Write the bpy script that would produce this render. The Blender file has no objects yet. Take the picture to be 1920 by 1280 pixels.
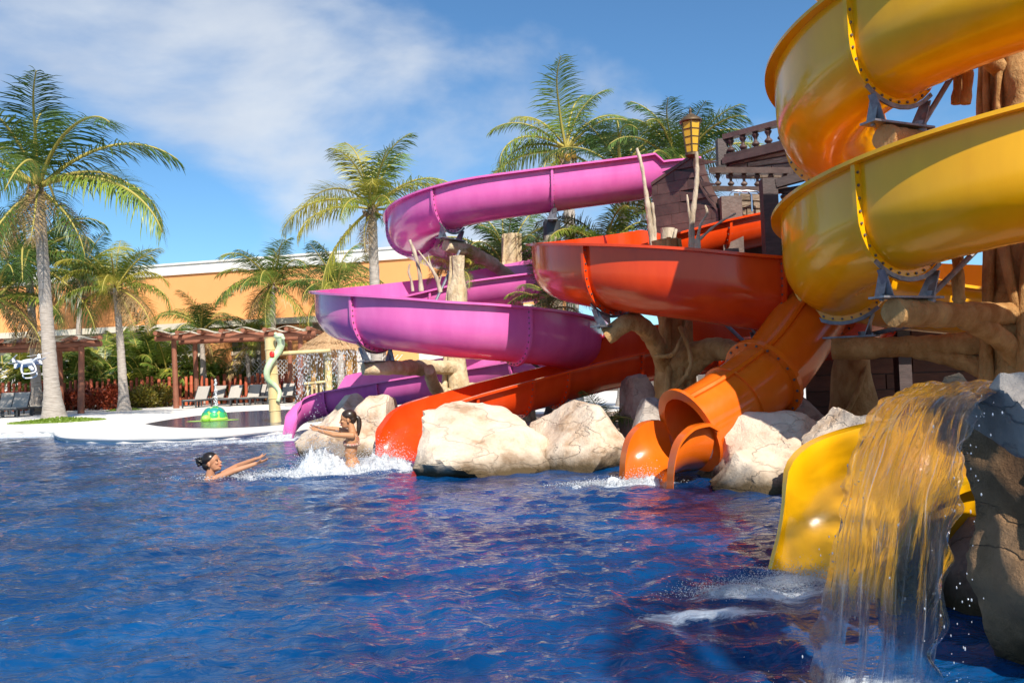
import bpy, bmesh, math, random
import numpy as np
from mathutils import Vector, Matrix, noise as mnoise
R = math.radians; PI = math.pi
rng = random.Random(7); nrng = np.random.default_rng(7)
scene = bpy.context.scene
C = scene.collection
# ------------------------------------------------------------------ camera
EYE = 1.15; TILT = math.atan(64/1600); ROLL = 0.033; F = 1600.0
fwd = Vector((0, math.cos(TILT), math.sin(TILT)))
up0 = Vector((0, -math.sin(TILT), math.cos(TILT))); ri0 = Vector((1, 0, 0))
cr = (ri0*math.cos(ROLL) - up0*math.sin(ROLL)); cu = (up0*math.cos(ROLL) + ri0*math.sin(ROLL))
cam_d = bpy.data.cameras.new('camera'); cam = bpy.data.objects.new('camera', cam_d); C.objects.link(cam)
cam.matrix_world = Matrix(((cr.x, cu.x, -fwd.x, 0), (cr.y, cu.y, -fwd.y, 0), (cr.z, cu.z, -fwd.z, EYE), (0, 0, 0, 1)))
cam_d.sensor_width = 36; cam_d.lens = F/1920*36; cam_d.clip_start = .05; cam_d.clip_end = 3000
scene.camera = cam
def P(px, py, d):
    "point of the place at distance d seen in direction px,py (photo pixels)"
    return Vector((0, 0, EYE)) + fwd*d + cr*((px-960)/F*d) - cu*((py-640)/F*d)
def W(px, py, z=0.):
    v = fwd + cr*((px-960)/F) - cu*((py-640)/F)
    return Vector((0, 0, EYE)) + v*((z-EYE)/v.z)
# ------------------------------------------------------------------ light
SUN_EL = R(43); SUN_AZ = R(160)
world = bpy.data.worlds.new('World'); scene.world = world; world.use_nodes = True
scene.view_settings.view_transform = 'Standard'; scene.view_settings.look = 'None'
scene.view_settings.exposure = 0.42; scene.view_settings.gamma = 1
sl = bpy.data.lights.new('sun', 'SUN'); sl.energy = 5.0; sl.angle = R(.5); sl.color = (1, .93, .82)
so = bpy.data.objects.new('sun', sl); C.objects.link(so)
sdir = Vector((math.sin(SUN_AZ)*math.cos(SUN_EL), math.cos(SUN_AZ)*math.cos(SUN_EL), math.sin(SUN_EL)))
so.rotation_euler = sdir.to_track_quat('Z', 'Y').to_euler(); so.location = sdir*60
def world_nodes():
    nt = world.node_tree; N = nt.nodes; L = nt.links
    bg = N['Background']; bg.inputs['Strength'].default_value = .078
    sky = N.new('ShaderNodeTexSky'); sky.sky_type = 'NISHITA'; sky.sun_disc = False
    sky.sun_elevation = SUN_EL; sky.sun_rotation = SUN_AZ; sky.dust_density = 0.0; sky.ozone_density = 3.5; sky.air_density = 1.0
    tc = N.new('ShaderNodeTexCoord')
    mp = N.new('ShaderNodeMapping'); L.new(tc.outputs['Generated'], mp.inputs[0]); mp.inputs['Location'].default_value = (6.85, 4.15, 3.05); mp.inputs['Scale'].default_value = (1, 1, 1.9)
    n1 = N.new('ShaderNodeTexNoise'); n1.inputs['Scale'].default_value = 2.1; n1.inputs['Detail'].default_value = 8; n1.inputs['Roughness'].default_value = .52; n1.inputs['Distortion'].default_value = .25
    L.new(mp.outputs[0], n1.inputs['Vector'])
    r1 = N.new('ShaderNodeValToRGB'); r1.color_ramp.elements[0].position = .49; r1.color_ramp.elements[1].position = .655
    r1.color_ramp.interpolation = 'EASE'
    L.new(n1.outputs['Fac'], r1.inputs[0])
    n2 = N.new('ShaderNodeTexNoise'); n2.inputs['Scale'].default_value = 5; n2.inputs['Detail'].default_value = 5
    L.new(mp.outputs[0], n2.inputs['Vector'])
    r2 = N.new('ShaderNodeValToRGB'); r2.color_ramp.elements[0].position = .35; r2.color_ramp.elements[1].position = .75
    r2.color_ramp.elements[0].color = (5.2, 6.0, 7.4, 1); r2.color_ramp.elements[1].color = (8.2, 8.6, 9.0, 1)
    L.new(n2.outputs['Fac'], r2.inputs[0])
    fac = N.new('ShaderNodeMath'); fac.operation = 'MULTIPLY'; fac.inputs[1].default_value = .85; L.new(r1.outputs[0], fac.inputs[0])
    mx = N.new('ShaderNodeMixRGB'); tn = N.new('ShaderNodeMixRGB'); tn.blend_type = 'MULTIPLY'; tn.inputs[0].default_value = 1; tn.inputs[2].default_value = (.86, 1.22, 1.40, 1); L.new(sky.outputs[0], tn.inputs[1]); L.new(fac.outputs[0], mx.inputs[0]); L.new(tn.outputs[0], mx.inputs[1]); L.new(r2.outputs[0], mx.inputs[2])
    L.new(mx.outputs[0], bg.inputs['Color'])
world_nodes()
scene.cycles.max_bounces = 8; scene.cycles.transparent_max_bounces = 12; scene.cycles.caustics_reflective = False; scene.cycles.caustics_refractive = False
scene.cycles.use_denoising = True; scene.cycles.sample_clamp_indirect = 6
# ------------------------------------------------------------------ materials
def mat(name, col, rough=.6, col2=None, scale=8., detail=6., bump=0., bscale=None, spec=.5, coat=0., metal=0., stretch=(1, 1, 1), ramp=(.35, .65), objrand=0., trans=0., coords='Object', subs=0., coatr=.08, rough2=None):
    m = bpy.data.materials.new(name); m.use_nodes = True
    nt = m.node_tree; N = nt.nodes; L = nt.links; b = N['Principled BSDF']
    b.inputs['Base Color'].default_value = (*col, 1); b.inputs['Roughness'].default_value = rough
    b.inputs['Specular IOR Level'].default_value = spec; b.inputs['Coat Weight'].default_value = coat; b.inputs['Coat Roughness'].default_value = coatr
    b.inputs['Metallic'].default_value = metal
    tc = N.new('ShaderNodeTexCoord'); mp = N.new('ShaderNodeMapping'); L.new(tc.outputs[coords], mp.inputs[0]); mp.inputs['Scale'].default_value = stretch
    last = None
    if col2 is not None:
        n = N.new('ShaderNodeTexNoise'); n.inputs['Scale'].default_value = scale; n.inputs['Detail'].default_value = detail; n.inputs['Roughness'].default_value = .62
        L.new(mp.outputs[0], n.inputs['Vector'])
        r = N.new('ShaderNodeValToRGB'); r.color_ramp.elements[0].position = ramp[0]; r.color_ramp.elements[1].position = ramp[1]
        r.color_ramp.elements[0].color = (*col, 1); r.color_ramp.elements[1].color = (*col2, 1)
        L.new(n.outputs['Fac'], r.inputs[0]); last = r.outputs[0]
        if rough2 is not None:
            mr = N.new('ShaderNodeMapRange'); mr.inputs['From Min'].default_value = .3; mr.inputs['From Max'].default_value = .7
            mr.inputs['To Min'].default_value = rough; mr.inputs['To Max'].default_value = rough2
            L.new(n.outputs['Fac'], mr.inputs[0]); L.new(mr.outputs[0], b.inputs['Roughness'])
    if objrand:
        oi = N.new('ShaderNodeObjectInfo'); hs = N.new('ShaderNodeHueSaturation')
        mr = N.new('ShaderNodeMapRange'); mr.inputs['To Min'].default_value = 1-objrand; mr.inputs['To Max'].default_value = 1+objrand
        L.new(oi.outputs['Random'], mr.inputs[0]); L.new(mr.outputs[0], hs.inputs['Value'])
        if last: L.new(last, hs.inputs['Color'])
        else: hs.inputs['Color'].default_value = (*col, 1)
        last = hs.outputs[0]
    if last: L.new(last, b.inputs['Base Color'])
    if bump:
        nb = N.new('ShaderNodeTexNoise'); nb.inputs['Scale'].default_value = bscale or scale*2; nb.inputs['Detail'].default_value = 8; nb.inputs['Roughness'].default_value = .65
        L.new(mp.outputs[0], nb.inputs['Vector']); bp = N.new('ShaderNodeBump'); bp.inputs['Strength'].default_value = bump; bp.inputs['Distance'].default_value = .05
        L.new(nb.outputs['Fac'], bp.inputs['Height']); L.new(bp.outputs[0], b.inputs['Normal'])
    if trans:
        t = N.new('ShaderNodeBsdfTranslucent'); ms = N.new('ShaderNodeMixShader'); ms.inputs[0].default_value = trans
        if last: L.new(last, t.inputs[0])
        else: t.inputs[0].default_value = (*col, 1)
        L.new(b.outputs[0], ms.inputs[1]); L.new(t.outputs[0], ms.inputs[2]); L.new(ms.outputs[0], N['Material Output'].inputs[0])
    return m
M = {}
M['purple'] = mat('purple gelcoat', (.68, .115, .39), .16, (.79, .18, .49), 2.4, detail=9, stretch=(1.5, 1.5, .4), ramp=(.25, .72), spec=.35, coat=.3, coatr=.04, rough2=.26, bump=.05, bscale=1.6)
M['red'] = mat('red orange gelcoat', (.66, .044, .004), .16, (.80, .070, .009), 2.4, detail=9, stretch=(1.5, 1.5, .4), ramp=(.25, .72), spec=.35, coat=.3, coatr=.04, rough2=.26, bump=.05, bscale=1.6)
M['orange'] = mat('orange gelcoat', (.68, .108, .004), .2, (.81, .16, .010), 2.4, detail=9, stretch=(1.5, 1.5, .4), ramp=(.25, .72), spec=.35, coat=.3, coatr=.04, rough2=.26, bump=.05, bscale=1.6)
M['yellow'] = mat('yellow gelcoat', (.86, .395, .002), .13, (.96, .48, .005), 2.4, detail=9, stretch=(1.5, 1.5, .4), ramp=(.25, .72), spec=.35, coat=.3, coatr=.04, rough2=.26, bump=.05, bscale=1.6)
M['steel'] = mat('galvanised steel', (.16, .17, .2), .5, (.28, .29, .32), 14, metal=.6)
M['bolt'] = mat('bolt steel', (.16, .13, .12), .5, metal=.5)
M['bark'] = mat('sculpted bark', (.36, .17, .045), .8, (.60, .36, .14), 5, bump=1, bscale=17, stretch=(1, 1, .6))
M['bark_pale'] = mat('pale sculpted bark', (.50, .36, .19), .85, (.78, .64, .42), 5, bump=1, bscale=17, stretch=(1, 1, .6))
M['drift'] = mat('driftwood', (.34, .26, .17), .85, (.66, .56, .42), 9, bump=.5, bscale=30, stretch=(1, 1, .3))
M['trunk'] = mat('palm trunk', (.30, .25, .21), .9, (.52, .46, .40), 6, bump=.6, bscale=9, stretch=(.6, .6, 5))
M['husk'] = mat('palm husk', (.13, .08, .05), .9, (.4, .27, .16), 8, bump=.5, bscale=20, stretch=(1, 1, .3))
M['rachis'] = mat('frond rib', (.42, .34, .07), .6)
M['frond'] = mat('frond green', (.045, .105, .02), .4, (.12, .19, .035), 3, objrand=.3, trans=.3)
M['frond_yellow'] = mat('frond yellow green', (.22, .25, .03), .42, (.46, .40, .05), 2.2, objrand=.25, trans=.3)
M['frond_lime'] = mat('frond lime', (.11, .19, .03), .4, (.26, .31, .045), 2.5, objrand=.25, trans=.3)
M['frond_dry'] = mat('frond dry', (.22, .14, .06), .7, (.36, .24, .1), 3, objrand=.2)
M['coconut'] = mat('coconut', (.5, .26, .03), .5, (.6, .36, .06), 6)
DR = 'frond_dry'
M['wood_dark'] = mat('dark painted timber', (.042, .026, .024), .5, (.075, .048, .044), 5, bump=.25, bscale=22, stretch=(1, 1, 4), objrand=.15)
M['wood_rail'] = mat('brown painted rail', (.11, .07, .055), .5, (.19, .13, .105), 4, bump=.2, bscale=18, objrand=.1)
M['wood_hull'] = mat('hull planks', (.075, .038, .032), .5, (.125, .068, .056), 4, bump=.2, bscale=16, objrand=.2)
M['wood_grey'] = mat('weathered timber', (.20, .125, .075), .85, (.52, .40, .28), 3.5, bump=.6, bscale=14, stretch=(1, 1, 7), objrand=.2)
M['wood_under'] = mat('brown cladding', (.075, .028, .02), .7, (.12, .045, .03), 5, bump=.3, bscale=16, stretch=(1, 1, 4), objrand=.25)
M['pergola'] = mat('red brown log', (.22, .072, .036), .65, (.30, .11, .06), 4, bump=.3, bscale=14, objrand=.1)
M['fence'] = mat('red stained log', (.30, .055, .022), .7, (.42, .1, .04), 4, objrand=.3)
M['canvas'] = mat('cream canvas', (.62, .57, .45), .85, (.72, .67, .56), 5, trans=.25)
M['sling'] = mat('taupe sling', (.36, .33, .29), .8, (.42, .39, .35), 30, objrand=.1)
M['charcoal'] = mat('charcoal frame', (.045, .05, .055), .5)
M['deck'] = mat('pale stone deck', (.74, .70, .64), .75, (.84, .80, .74), 1.2, detail=9, bump=.1, bscale=30)
M['soil'] = mat('garden soil', (.09, .06, .04), .95, (.2, .15, .1), 2, bump=.5)
M['ground'] = mat('sandy ground', (.30, .22, .16), .95, (.42, .33, .25), 1.5, bump=.5)
M['stucco'] = mat('orange stucco', (.80, .34, .115), .9, (.84, .385, .14), .12, detail=8, bump=.05, bscale=4)
M['white'] = mat('white stucco', (.80, .79, .76), .85, (.72, .70, .66), .3, detail=8)
M['cream'] = mat('cream stucco', (.72, .66, .54), .85, (.64, .57, .45), .4, detail=8)
M['thatch'] = mat('thatch', (.36, .20, .09), .9, (.62, .40, .21), 12, bump=1, bscale=30, stretch=(1, 1, .5))
M['bamboo'] = mat('bamboo yellow', (.60, .44, .19), .5, (.70, .56, .28), 5, stretch=(1, 1, .4), coat=.2)
M['green_paint'] = mat('pale green paint', (.42, .62, .30), .4, (.66, .74, .52), 2.4, coat=.3)
M['red_paint'] = mat('red paint', (.7, .03, .02), .4)
M['shell'] = mat('turtle green', (.03, .36, .10), .35, (.06, .46, .16), 4, coat=.4)
M['shell_line'] = mat('turtle lime', (.42, .66, .12), .4)
M['shell_teal'] = mat('turtle teal', (.02, .30, .26), .35, coat=.4)
M['skin'] = mat('skin', (.46, .215, .115), .5, (.52, .25, .14), 6, spec=.35)
M['skin_girl'] = mat('tanned skin', (.47, .22, .10), .5, (.53, .26, .13), 6, spec=.35)
M['hair'] = mat('wet dark hair', (.010, .007, .006), .3, (.02, .013, .010), 40, stretch=(1, 1, 1))
M['hair_brown'] = mat('wet brown hair', (.025, .014, .009), .3, (.045, .026, .016), 40)
M['lips'] = mat('lips', (.45, .10, .08), .5)
M['teeth'] = mat('teeth', (.8, .78, .74), .4)
M['eye'] = mat('eye dark', (.02, .012, .01), .3)
M['bikini'] = mat('patterned bikini', (.40, .10, .10), .7, (.62, .52, .36), 60, ramp=(.45, .55))
M['strap'] = mat('grey strap', (.5, .5, .5), .7)
M['plastic'] = mat('white plastic', (.78, .79, .80), .3, coat=.3)
M['grey_plastic'] = mat('grey plastic', (.25, .26, .27), .4)
M['lantern'] = mat('lantern frame', (.09, .055, .03), .5, (.15, .1, .05), 10, metal=.4)
M['amber'] = mat('amber glass', (.90, .52, .02), .3, (.92, .60, .05), 6, trans=.35, coat=.4)
M['chrome'] = mat('chrome', (.6, .62, .65), .2, metal=1)
M['croton_red'] = mat('croton red', (.16, .018, .012), .45, (.34, .07, .02), 9, trans=.2)
M['croton_yellow'] = mat('croton yellow', (.30, .20, .02), .45, (.12, .15, .02), 9, trans=.2)
M['leaf_lime'] = mat('bright leaf', (.16, .27, .02), .45, (.26, .36, .05), 6, trans=.3)
M['leaf_dark'] = mat('dark leaf', (.03, .07, .015), .45, (.06, .12, .03), 6, trans=.25)
M['cordyline'] = mat('purple cordyline', (.16, .02, .04), .5, (.26, .04, .06), 4, trans=.2)
M['tile_edge'] = mat('kids pool water', (.02, .045, .13), .08, (.04, .07, .2), 6, bump=.25, bscale=7)

def rock_mat(name, c1, c2, c3, wet):
    m = bpy.data.materials.new(name); m.use_nodes = True
    nt = m.node_tree; N = nt.nodes; L = nt.links; b = N['Principled BSDF']; b.inputs['Roughness'].default_value = .85
    ge = N.new('ShaderNodeNewGeometry')
    n = N.new('ShaderNodeTexNoise'); n.inputs['Scale'].default_value = 2.2; n.inputs['Detail'].default_value = 9; n.inputs['Roughness'].default_value = .65; L.new(ge.outputs['Position'], n.inputs[0])
    r = N.new('ShaderNodeValToRGB'); e = r.color_ramp.elements; e[0].position = .34; e[0].color = (*c1, 1); e[1].position = .62; e[1].color = (*c2, 1)
    x = e.new(.46); x.color = (*c3, 1); L.new(n.outputs[0], r.inputs[0])
    # veins
    mp = N.new('ShaderNodeMapping'); mp.inputs['Rotation'].default_value = (.4, .3, .2); mp.inputs['Scale'].default_value = (1, 1, 2.2); L.new(ge.outputs['Position'], mp.inputs[0])
    ds = N.new('ShaderNodeTexNoise'); ds.inputs['Scale'].default_value = 2.4; ds.inputs['Detail'].default_value = 5; L.new(mp.outputs[0], ds.inputs[0])
    ad = N.new('ShaderNodeMixRGB'); ad.blend_type = 'ADD'; ad.inputs[0].default_value = 1.0; L.new(mp.outputs[0], ad.inputs[1]); L.new(ds.outputs['Color'], ad.inputs[2])
    vo = N.new('ShaderNodeTexVoronoi'); vo.feature = 'DISTANCE_TO_EDGE'; vo.inputs['Scale'].default_value = .9; L.new(ad.outputs[0], vo.inputs['Vector'])
    vr = N.new('ShaderNodeMapRange'); vr.inputs['From Max'].default_value = .02; L.new(vo.outputs['Distance'], vr.inputs[0])
    # tide line: algae on the lowest hand of the rock
    sp = N.new('ShaderNodeSeparateXYZ'); L.new(ge.outputs['Position'], sp.inputs[0])
    nn = N.new('ShaderNodeMath'); nn.operation = 'MULTIPLY_ADD'; nn.inputs[1].default_value = .28; nn.inputs[2].default_value = -.14; L.new(n.outputs[0], nn.inputs[0])
    zz = N.new('ShaderNodeMath'); zz.operation = 'ADD'; L.new(sp.outputs['Z'], zz.inputs[0]); L.new(nn.outputs[0], zz.inputs[1])
    zr = N.new('ShaderNodeMapRange'); zr.inputs['From Min'].default_value = .05; zr.inputs['From Max'].default_value = wet*.75; L.new(zz.outputs[0], zr.inputs[0])
    mx = N.new('ShaderNodeMixRGB'); mx.inputs[1].default_value = (.085, .055, .022, 1); L.new(zr.outputs[0], mx.inputs[0])
    mv = N.new('ShaderNodeMixRGB'); mv.blend_type = 'MULTIPLY'; mv.inputs[0].default_value = 1
    vr2 = N.new('ShaderNodeMapRange'); vr2.inputs['To Min'].default_value = .9; L.new(vr.outputs[0], vr2.inputs[0])
    L.new(r.outputs[0], mv.inputs[1]); L.new(vr2.outputs[0], mv.inputs[2]); L.new(mv.outputs[0], mx.inputs[2]); L.new(mx.outputs[0], b.inputs['Base Color'])
    nb = N.new('ShaderNodeTexNoise'); nb.inputs['Scale'].default_value = 7; nb.inputs['Detail'].default_value = 10; nb.inputs['Roughness'].default_value = .7; L.new(ge.outputs['Position'], nb.inputs[0])
    hm = N.new('ShaderNodeMath'); hm.operation = 'MULTIPLY_ADD'; hm.inputs[1].default_value = .25; L.new(vr.outputs[0], hm.inputs[0]); L.new(nb.outputs[0], hm.inputs[2])
    bp = N.new('ShaderNodeBump'); bp.inputs['Strength'].default_value = .9; bp.inputs['Distance'].default_value = .06; L.new(hm.outputs[0], bp.inputs['Height']); L.new(bp.outputs[0], b.inputs['Normal'])
    return m
M['rock'] = rock_mat('cream limestone', (.48, .32, .20), (.80, .67, .52), (.70, .55, .41), .34)
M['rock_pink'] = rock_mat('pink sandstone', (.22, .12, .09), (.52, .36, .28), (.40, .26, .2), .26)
M['rock_dark'] = rock_mat('dark wet rock', (.17, .085, .035), (.42, .25, .13), (.28, .16, .075), .2)
M['rock_grey'] = rock_mat('grey rock', (.28, .23, .19), (.52, .46, .40), (.42, .36, .31), .2)

def water_mat():
    m = bpy.data.materials.new('pool water'); m.use_nodes = True
    nt = m.node_tree; N = nt.nodes; L = nt.links; b = N['Principled BSDF']
    ge = N.new('ShaderNodeNewGeometry')
    n = N.new('ShaderNodeTexNoise'); n.inputs['Scale'].default_value = .9; n.inputs['Detail'].default_value = 5; L.new(ge.outputs['Position'], n.inputs[0])
    r = N.new('ShaderNodeValToRGB'); e = r.color_ramp.elements; e[0].position = .3; e[0].color = (.001, .020, .085, 1); e[1].position = .72; e[1].color = (.001, .075, .235, 1)
    L.new(n.outputs[0], r.inputs[0])
    b.inputs['IOR'].default_value = 1.33; b.inputs['Specular IOR Level'].default_value = .38
    # froth drifting round the places where water falls in
    acc = None
    for px, py, rx, ry in ((1525, 1085, .42, .20), (1440, 1112, .5, .16), (1330, 1150, .42, .14), (1190, 908, .55, .16), (640, 880, .8, .35), (560, 890, .8, .3), (725, 862, .4, .3), (500, 826, 1.6, .5), (40, 818, 3.2, .9), (1650, 1300, .3, .22)):
        c = W(px, py); sb = N.new('ShaderNodeVectorMath'); sb.operation = 'SUBTRACT'; sb.inputs[1].default_value = (c.x, c.y, 0); L.new(ge.outputs['Position'], sb.inputs[0])
        sc = N.new('ShaderNodeVectorMath'); sc.operation = 'MULTIPLY'; sc.inputs[1].default_value = (1/rx, 1/ry, 0); L.new(sb.outputs[0], sc.inputs[0])
        ln = N.new('ShaderNodeVectorMath'); ln.operation = 'LENGTH'; L.new(sc.outputs[0], ln.inputs[0])
        mr = N.new('ShaderNodeMapRange'); mr.inputs['From Min'].default_value = 1.0; mr.inputs['From Max'].default_value = 0.; L.new(ln.outputs['Value'], mr.inputs[0])
        if acc is None: acc = mr.outputs[0]
        else: mm = N.new('ShaderNodeMath'); mm.operation = 'MAXIMUM'; L.new(acc, mm.inputs[0]); L.new(mr.outputs[0], mm.inputs[1]); acc = mm.outputs[0]
    fmp = N.new('ShaderNodeMapping'); fmp.inputs['Scale'].default_value = (1, 1.9, 1); fmp.inputs['Rotation'].default_value = (0, 0, .35); L.new(ge.outputs['Position'], fmp.inputs[0])
    fn = N.new('ShaderNodeTexNoise'); fn.inputs['Scale'].default_value = 8; fn.inputs['Detail'].default_value = 9; fn.inputs['Roughness'].default_value = .72; fn.inputs['Distortion'].default_value = 1.2; L.new(fmp.outputs[0], fn.inputs[0])
    sm = N.new('ShaderNodeMath'); sm.operation = 'MULTIPLY_ADD'; sm.inputs[1].default_value = .55; L.new(acc, sm.inputs[0]); L.new(fn.outputs[0], sm.inputs[2])
    fr = N.new('ShaderNodeMapRange'); fr.inputs['From Min'].default_value = .58; fr.inputs['From Max'].default_value = .86; L.new(sm.outputs[0], fr.inputs[0])
    gate = N.new('ShaderNodeMath'); gate.operation = 'GREATER_THAN'; gate.inputs[1].default_value = .02; L.new(acc, gate.inputs[0])
    ff = N.new('ShaderNodeMath'); ff.operation = 'MULTIPLY'; L.new(fr.outputs[0], ff.inputs[0]); L.new(gate.outputs[0], ff.inputs[1])
    fx = N.new('ShaderNodeMixRGB'); fx.inputs[2].default_value = (.78, .84, .88, 1); L.new(ff.outputs[0], fx.inputs[0]); L.new(r.outputs[0], fx.inputs[1]); L.new(fx.outputs[0], b.inputs['Base Color'])
    fq = N.new('ShaderNodeMapRange'); fq.inputs['To Min'].default_value = .04; fq.inputs['To Max'].default_value = .6; L.new(ff.outputs[0], fq.inputs[0]); L.new(fq.outputs[0], b.inputs['Roughness'])
    mp = N.new('ShaderNodeMapping'); mp.inputs['Scale'].default_value = (1, 1.5, 1); mp.inputs['Rotation'].default_value = (0, 0, .25); L.new(ge.outputs['Position'], mp.inputs[0])
    nb = N.new('ShaderNodeTexNoise'); nb.inputs['Scale'].default_value = 7.5; nb.inputs['Detail'].default_value = 5; nb.inputs['Distortion'].default_value = .9; L.new(mp.outputs[0], nb.inputs[0])
    bp = N.new('ShaderNodeBump'); bp.inputs['Strength'].default_value = .5; bp.inputs['Distance'].default_value = .06; L.new(nb.outputs[0], bp.inputs['Height']); L.new(bp.outputs[0], b.inputs['Normal'])
    return m
M['water'] = water_mat()
def foam_mat():
    m = mat('foam', (.86, .89, .92), .6)
    nt = m.node_tree; N = nt.nodes; L = nt.links; b = N['Principled BSDF']
    t = N.new('ShaderNodeBsdfTransparent'); tr = N.new('ShaderNodeBsdfTranslucent'); tr.inputs[0].default_value = (.85, .9, .95, 1)
    m1 = N.new('ShaderNodeMixShader'); m1.inputs[0].default_value = .35; L.new(b.outputs[0], m1.inputs[1]); L.new(tr.outputs[0], m1.inputs[2])
    m2 = N.new('ShaderNodeMixShader'); m2.inputs[0].default_value = .2; L.new(m1.outputs[0], m2.inputs[1]); L.new(t.outputs[0], m2.inputs[2])
    L.new(m2.outputs[0], N['Material Output'].inputs[0]); return m
M['foam'] = foam_mat()
def fall_mat():
    m = bpy.data.materials.new('falling water'); m.use_nodes = True
    nt = m.node_tree; N = nt.nodes; L = nt.links; N.remove(N['Principled BSDF'])
    uv = N.new('ShaderNodeUVMap'); mp = N.new('ShaderNodeMapping'); mp.inputs['Scale'].default_value = (10, 4.6, 1); L.new(uv.outputs[0], mp.inputs[0])
    n = N.new('ShaderNodeTexNoise'); n.inputs['Scale'].default_value = 1.0; n.inputs['Detail'].default_value = 6; n.inputs['Roughness'].default_value = .6; n.inputs['Distortion'].default_value = 1.3; L.new(mp.outputs[0], n.inputs[0])
    bp = N.new('ShaderNodeBump'); bp.inputs['Strength'].default_value = 1; bp.inputs['Distance'].default_value = .024; L.new(n.outputs[0], bp.inputs['Height'])
    rf = N.new('ShaderNodeBsdfRefraction'); rf.inputs['IOR'].default_value = 1.13; rf.inputs['Roughness'].default_value = .0; rf.inputs['Color'].default_value = (.95, .96, .97, 1); L.new(bp.outputs[0], rf.inputs['Normal'])
    tr = N.new('ShaderNodeBsdfTransparent'); tr.inputs[0].default_value = (.97, .98, .98, 1)
    gl = N.new('ShaderNodeBsdfGlossy'); gl.inputs['Roughness'].default_value = .06; L.new(bp.outputs[0], gl.inputs['Normal'])
    fr = N.new('ShaderNodeFresnel'); fr.inputs['IOR'].default_value = 1.33; L.new(bp.outputs[0], fr.inputs['Normal'])
    a = N.new('ShaderNodeMixShader'); a.inputs[0].default_value = .20; L.new(rf.outputs[0], a.inputs[1]); L.new(tr.outputs[0], a.inputs[2])
    fm = N.new('ShaderNodeMath'); fm.operation = 'MULTIPLY_ADD'; fm.inputs[1].default_value = 1.3; fm.inputs[2].default_value = .03; L.new(fr.outputs[0], fm.inputs[0])
    c = N.new('ShaderNodeMixShader'); L.new(fm.outputs[0], c.inputs[0]); L.new(a.outputs[0], c.inputs[1]); L.new(gl.outputs[0], c.inputs[2])
    # aerated white threads
    mp2 = N.new('ShaderNodeMapping'); mp2.inputs['Scale'].default_value = (46, 3.2, 1); L.new(uv.outputs[0], mp2.inputs[0])
    n2 = N.new('ShaderNodeTexNoise'); n2.inputs['Detail'].default_value = 5; n2.inputs['Scale'].default_value = 1; n2.inputs['Distortion'].default_value = .4; L.new(mp2.outputs[0], n2.inputs[0])
    rr = N.new('ShaderNodeMapRange'); rr.inputs['From Min'].default_value = .60; rr.inputs['From Max'].default_value = .78; rr.inputs['To Max'].default_value = .38; L.new(n2.outputs[0], rr.inputs[0])
    df = N.new('ShaderNodeBsdfDiffuse'); df.inputs[0].default_value = (.7, .74, .82, 1)
    d = N.new('ShaderNodeMixShader'); L.new(rr.outputs[0], d.inputs[0]); L.new(c.outputs[0], d.inputs[1]); L.new(df.outputs[0], d.inputs[2])
    L.new(d.outputs[0], N['Material Output'].inputs[0]); return m
M['fall'] = fall_mat()
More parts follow.
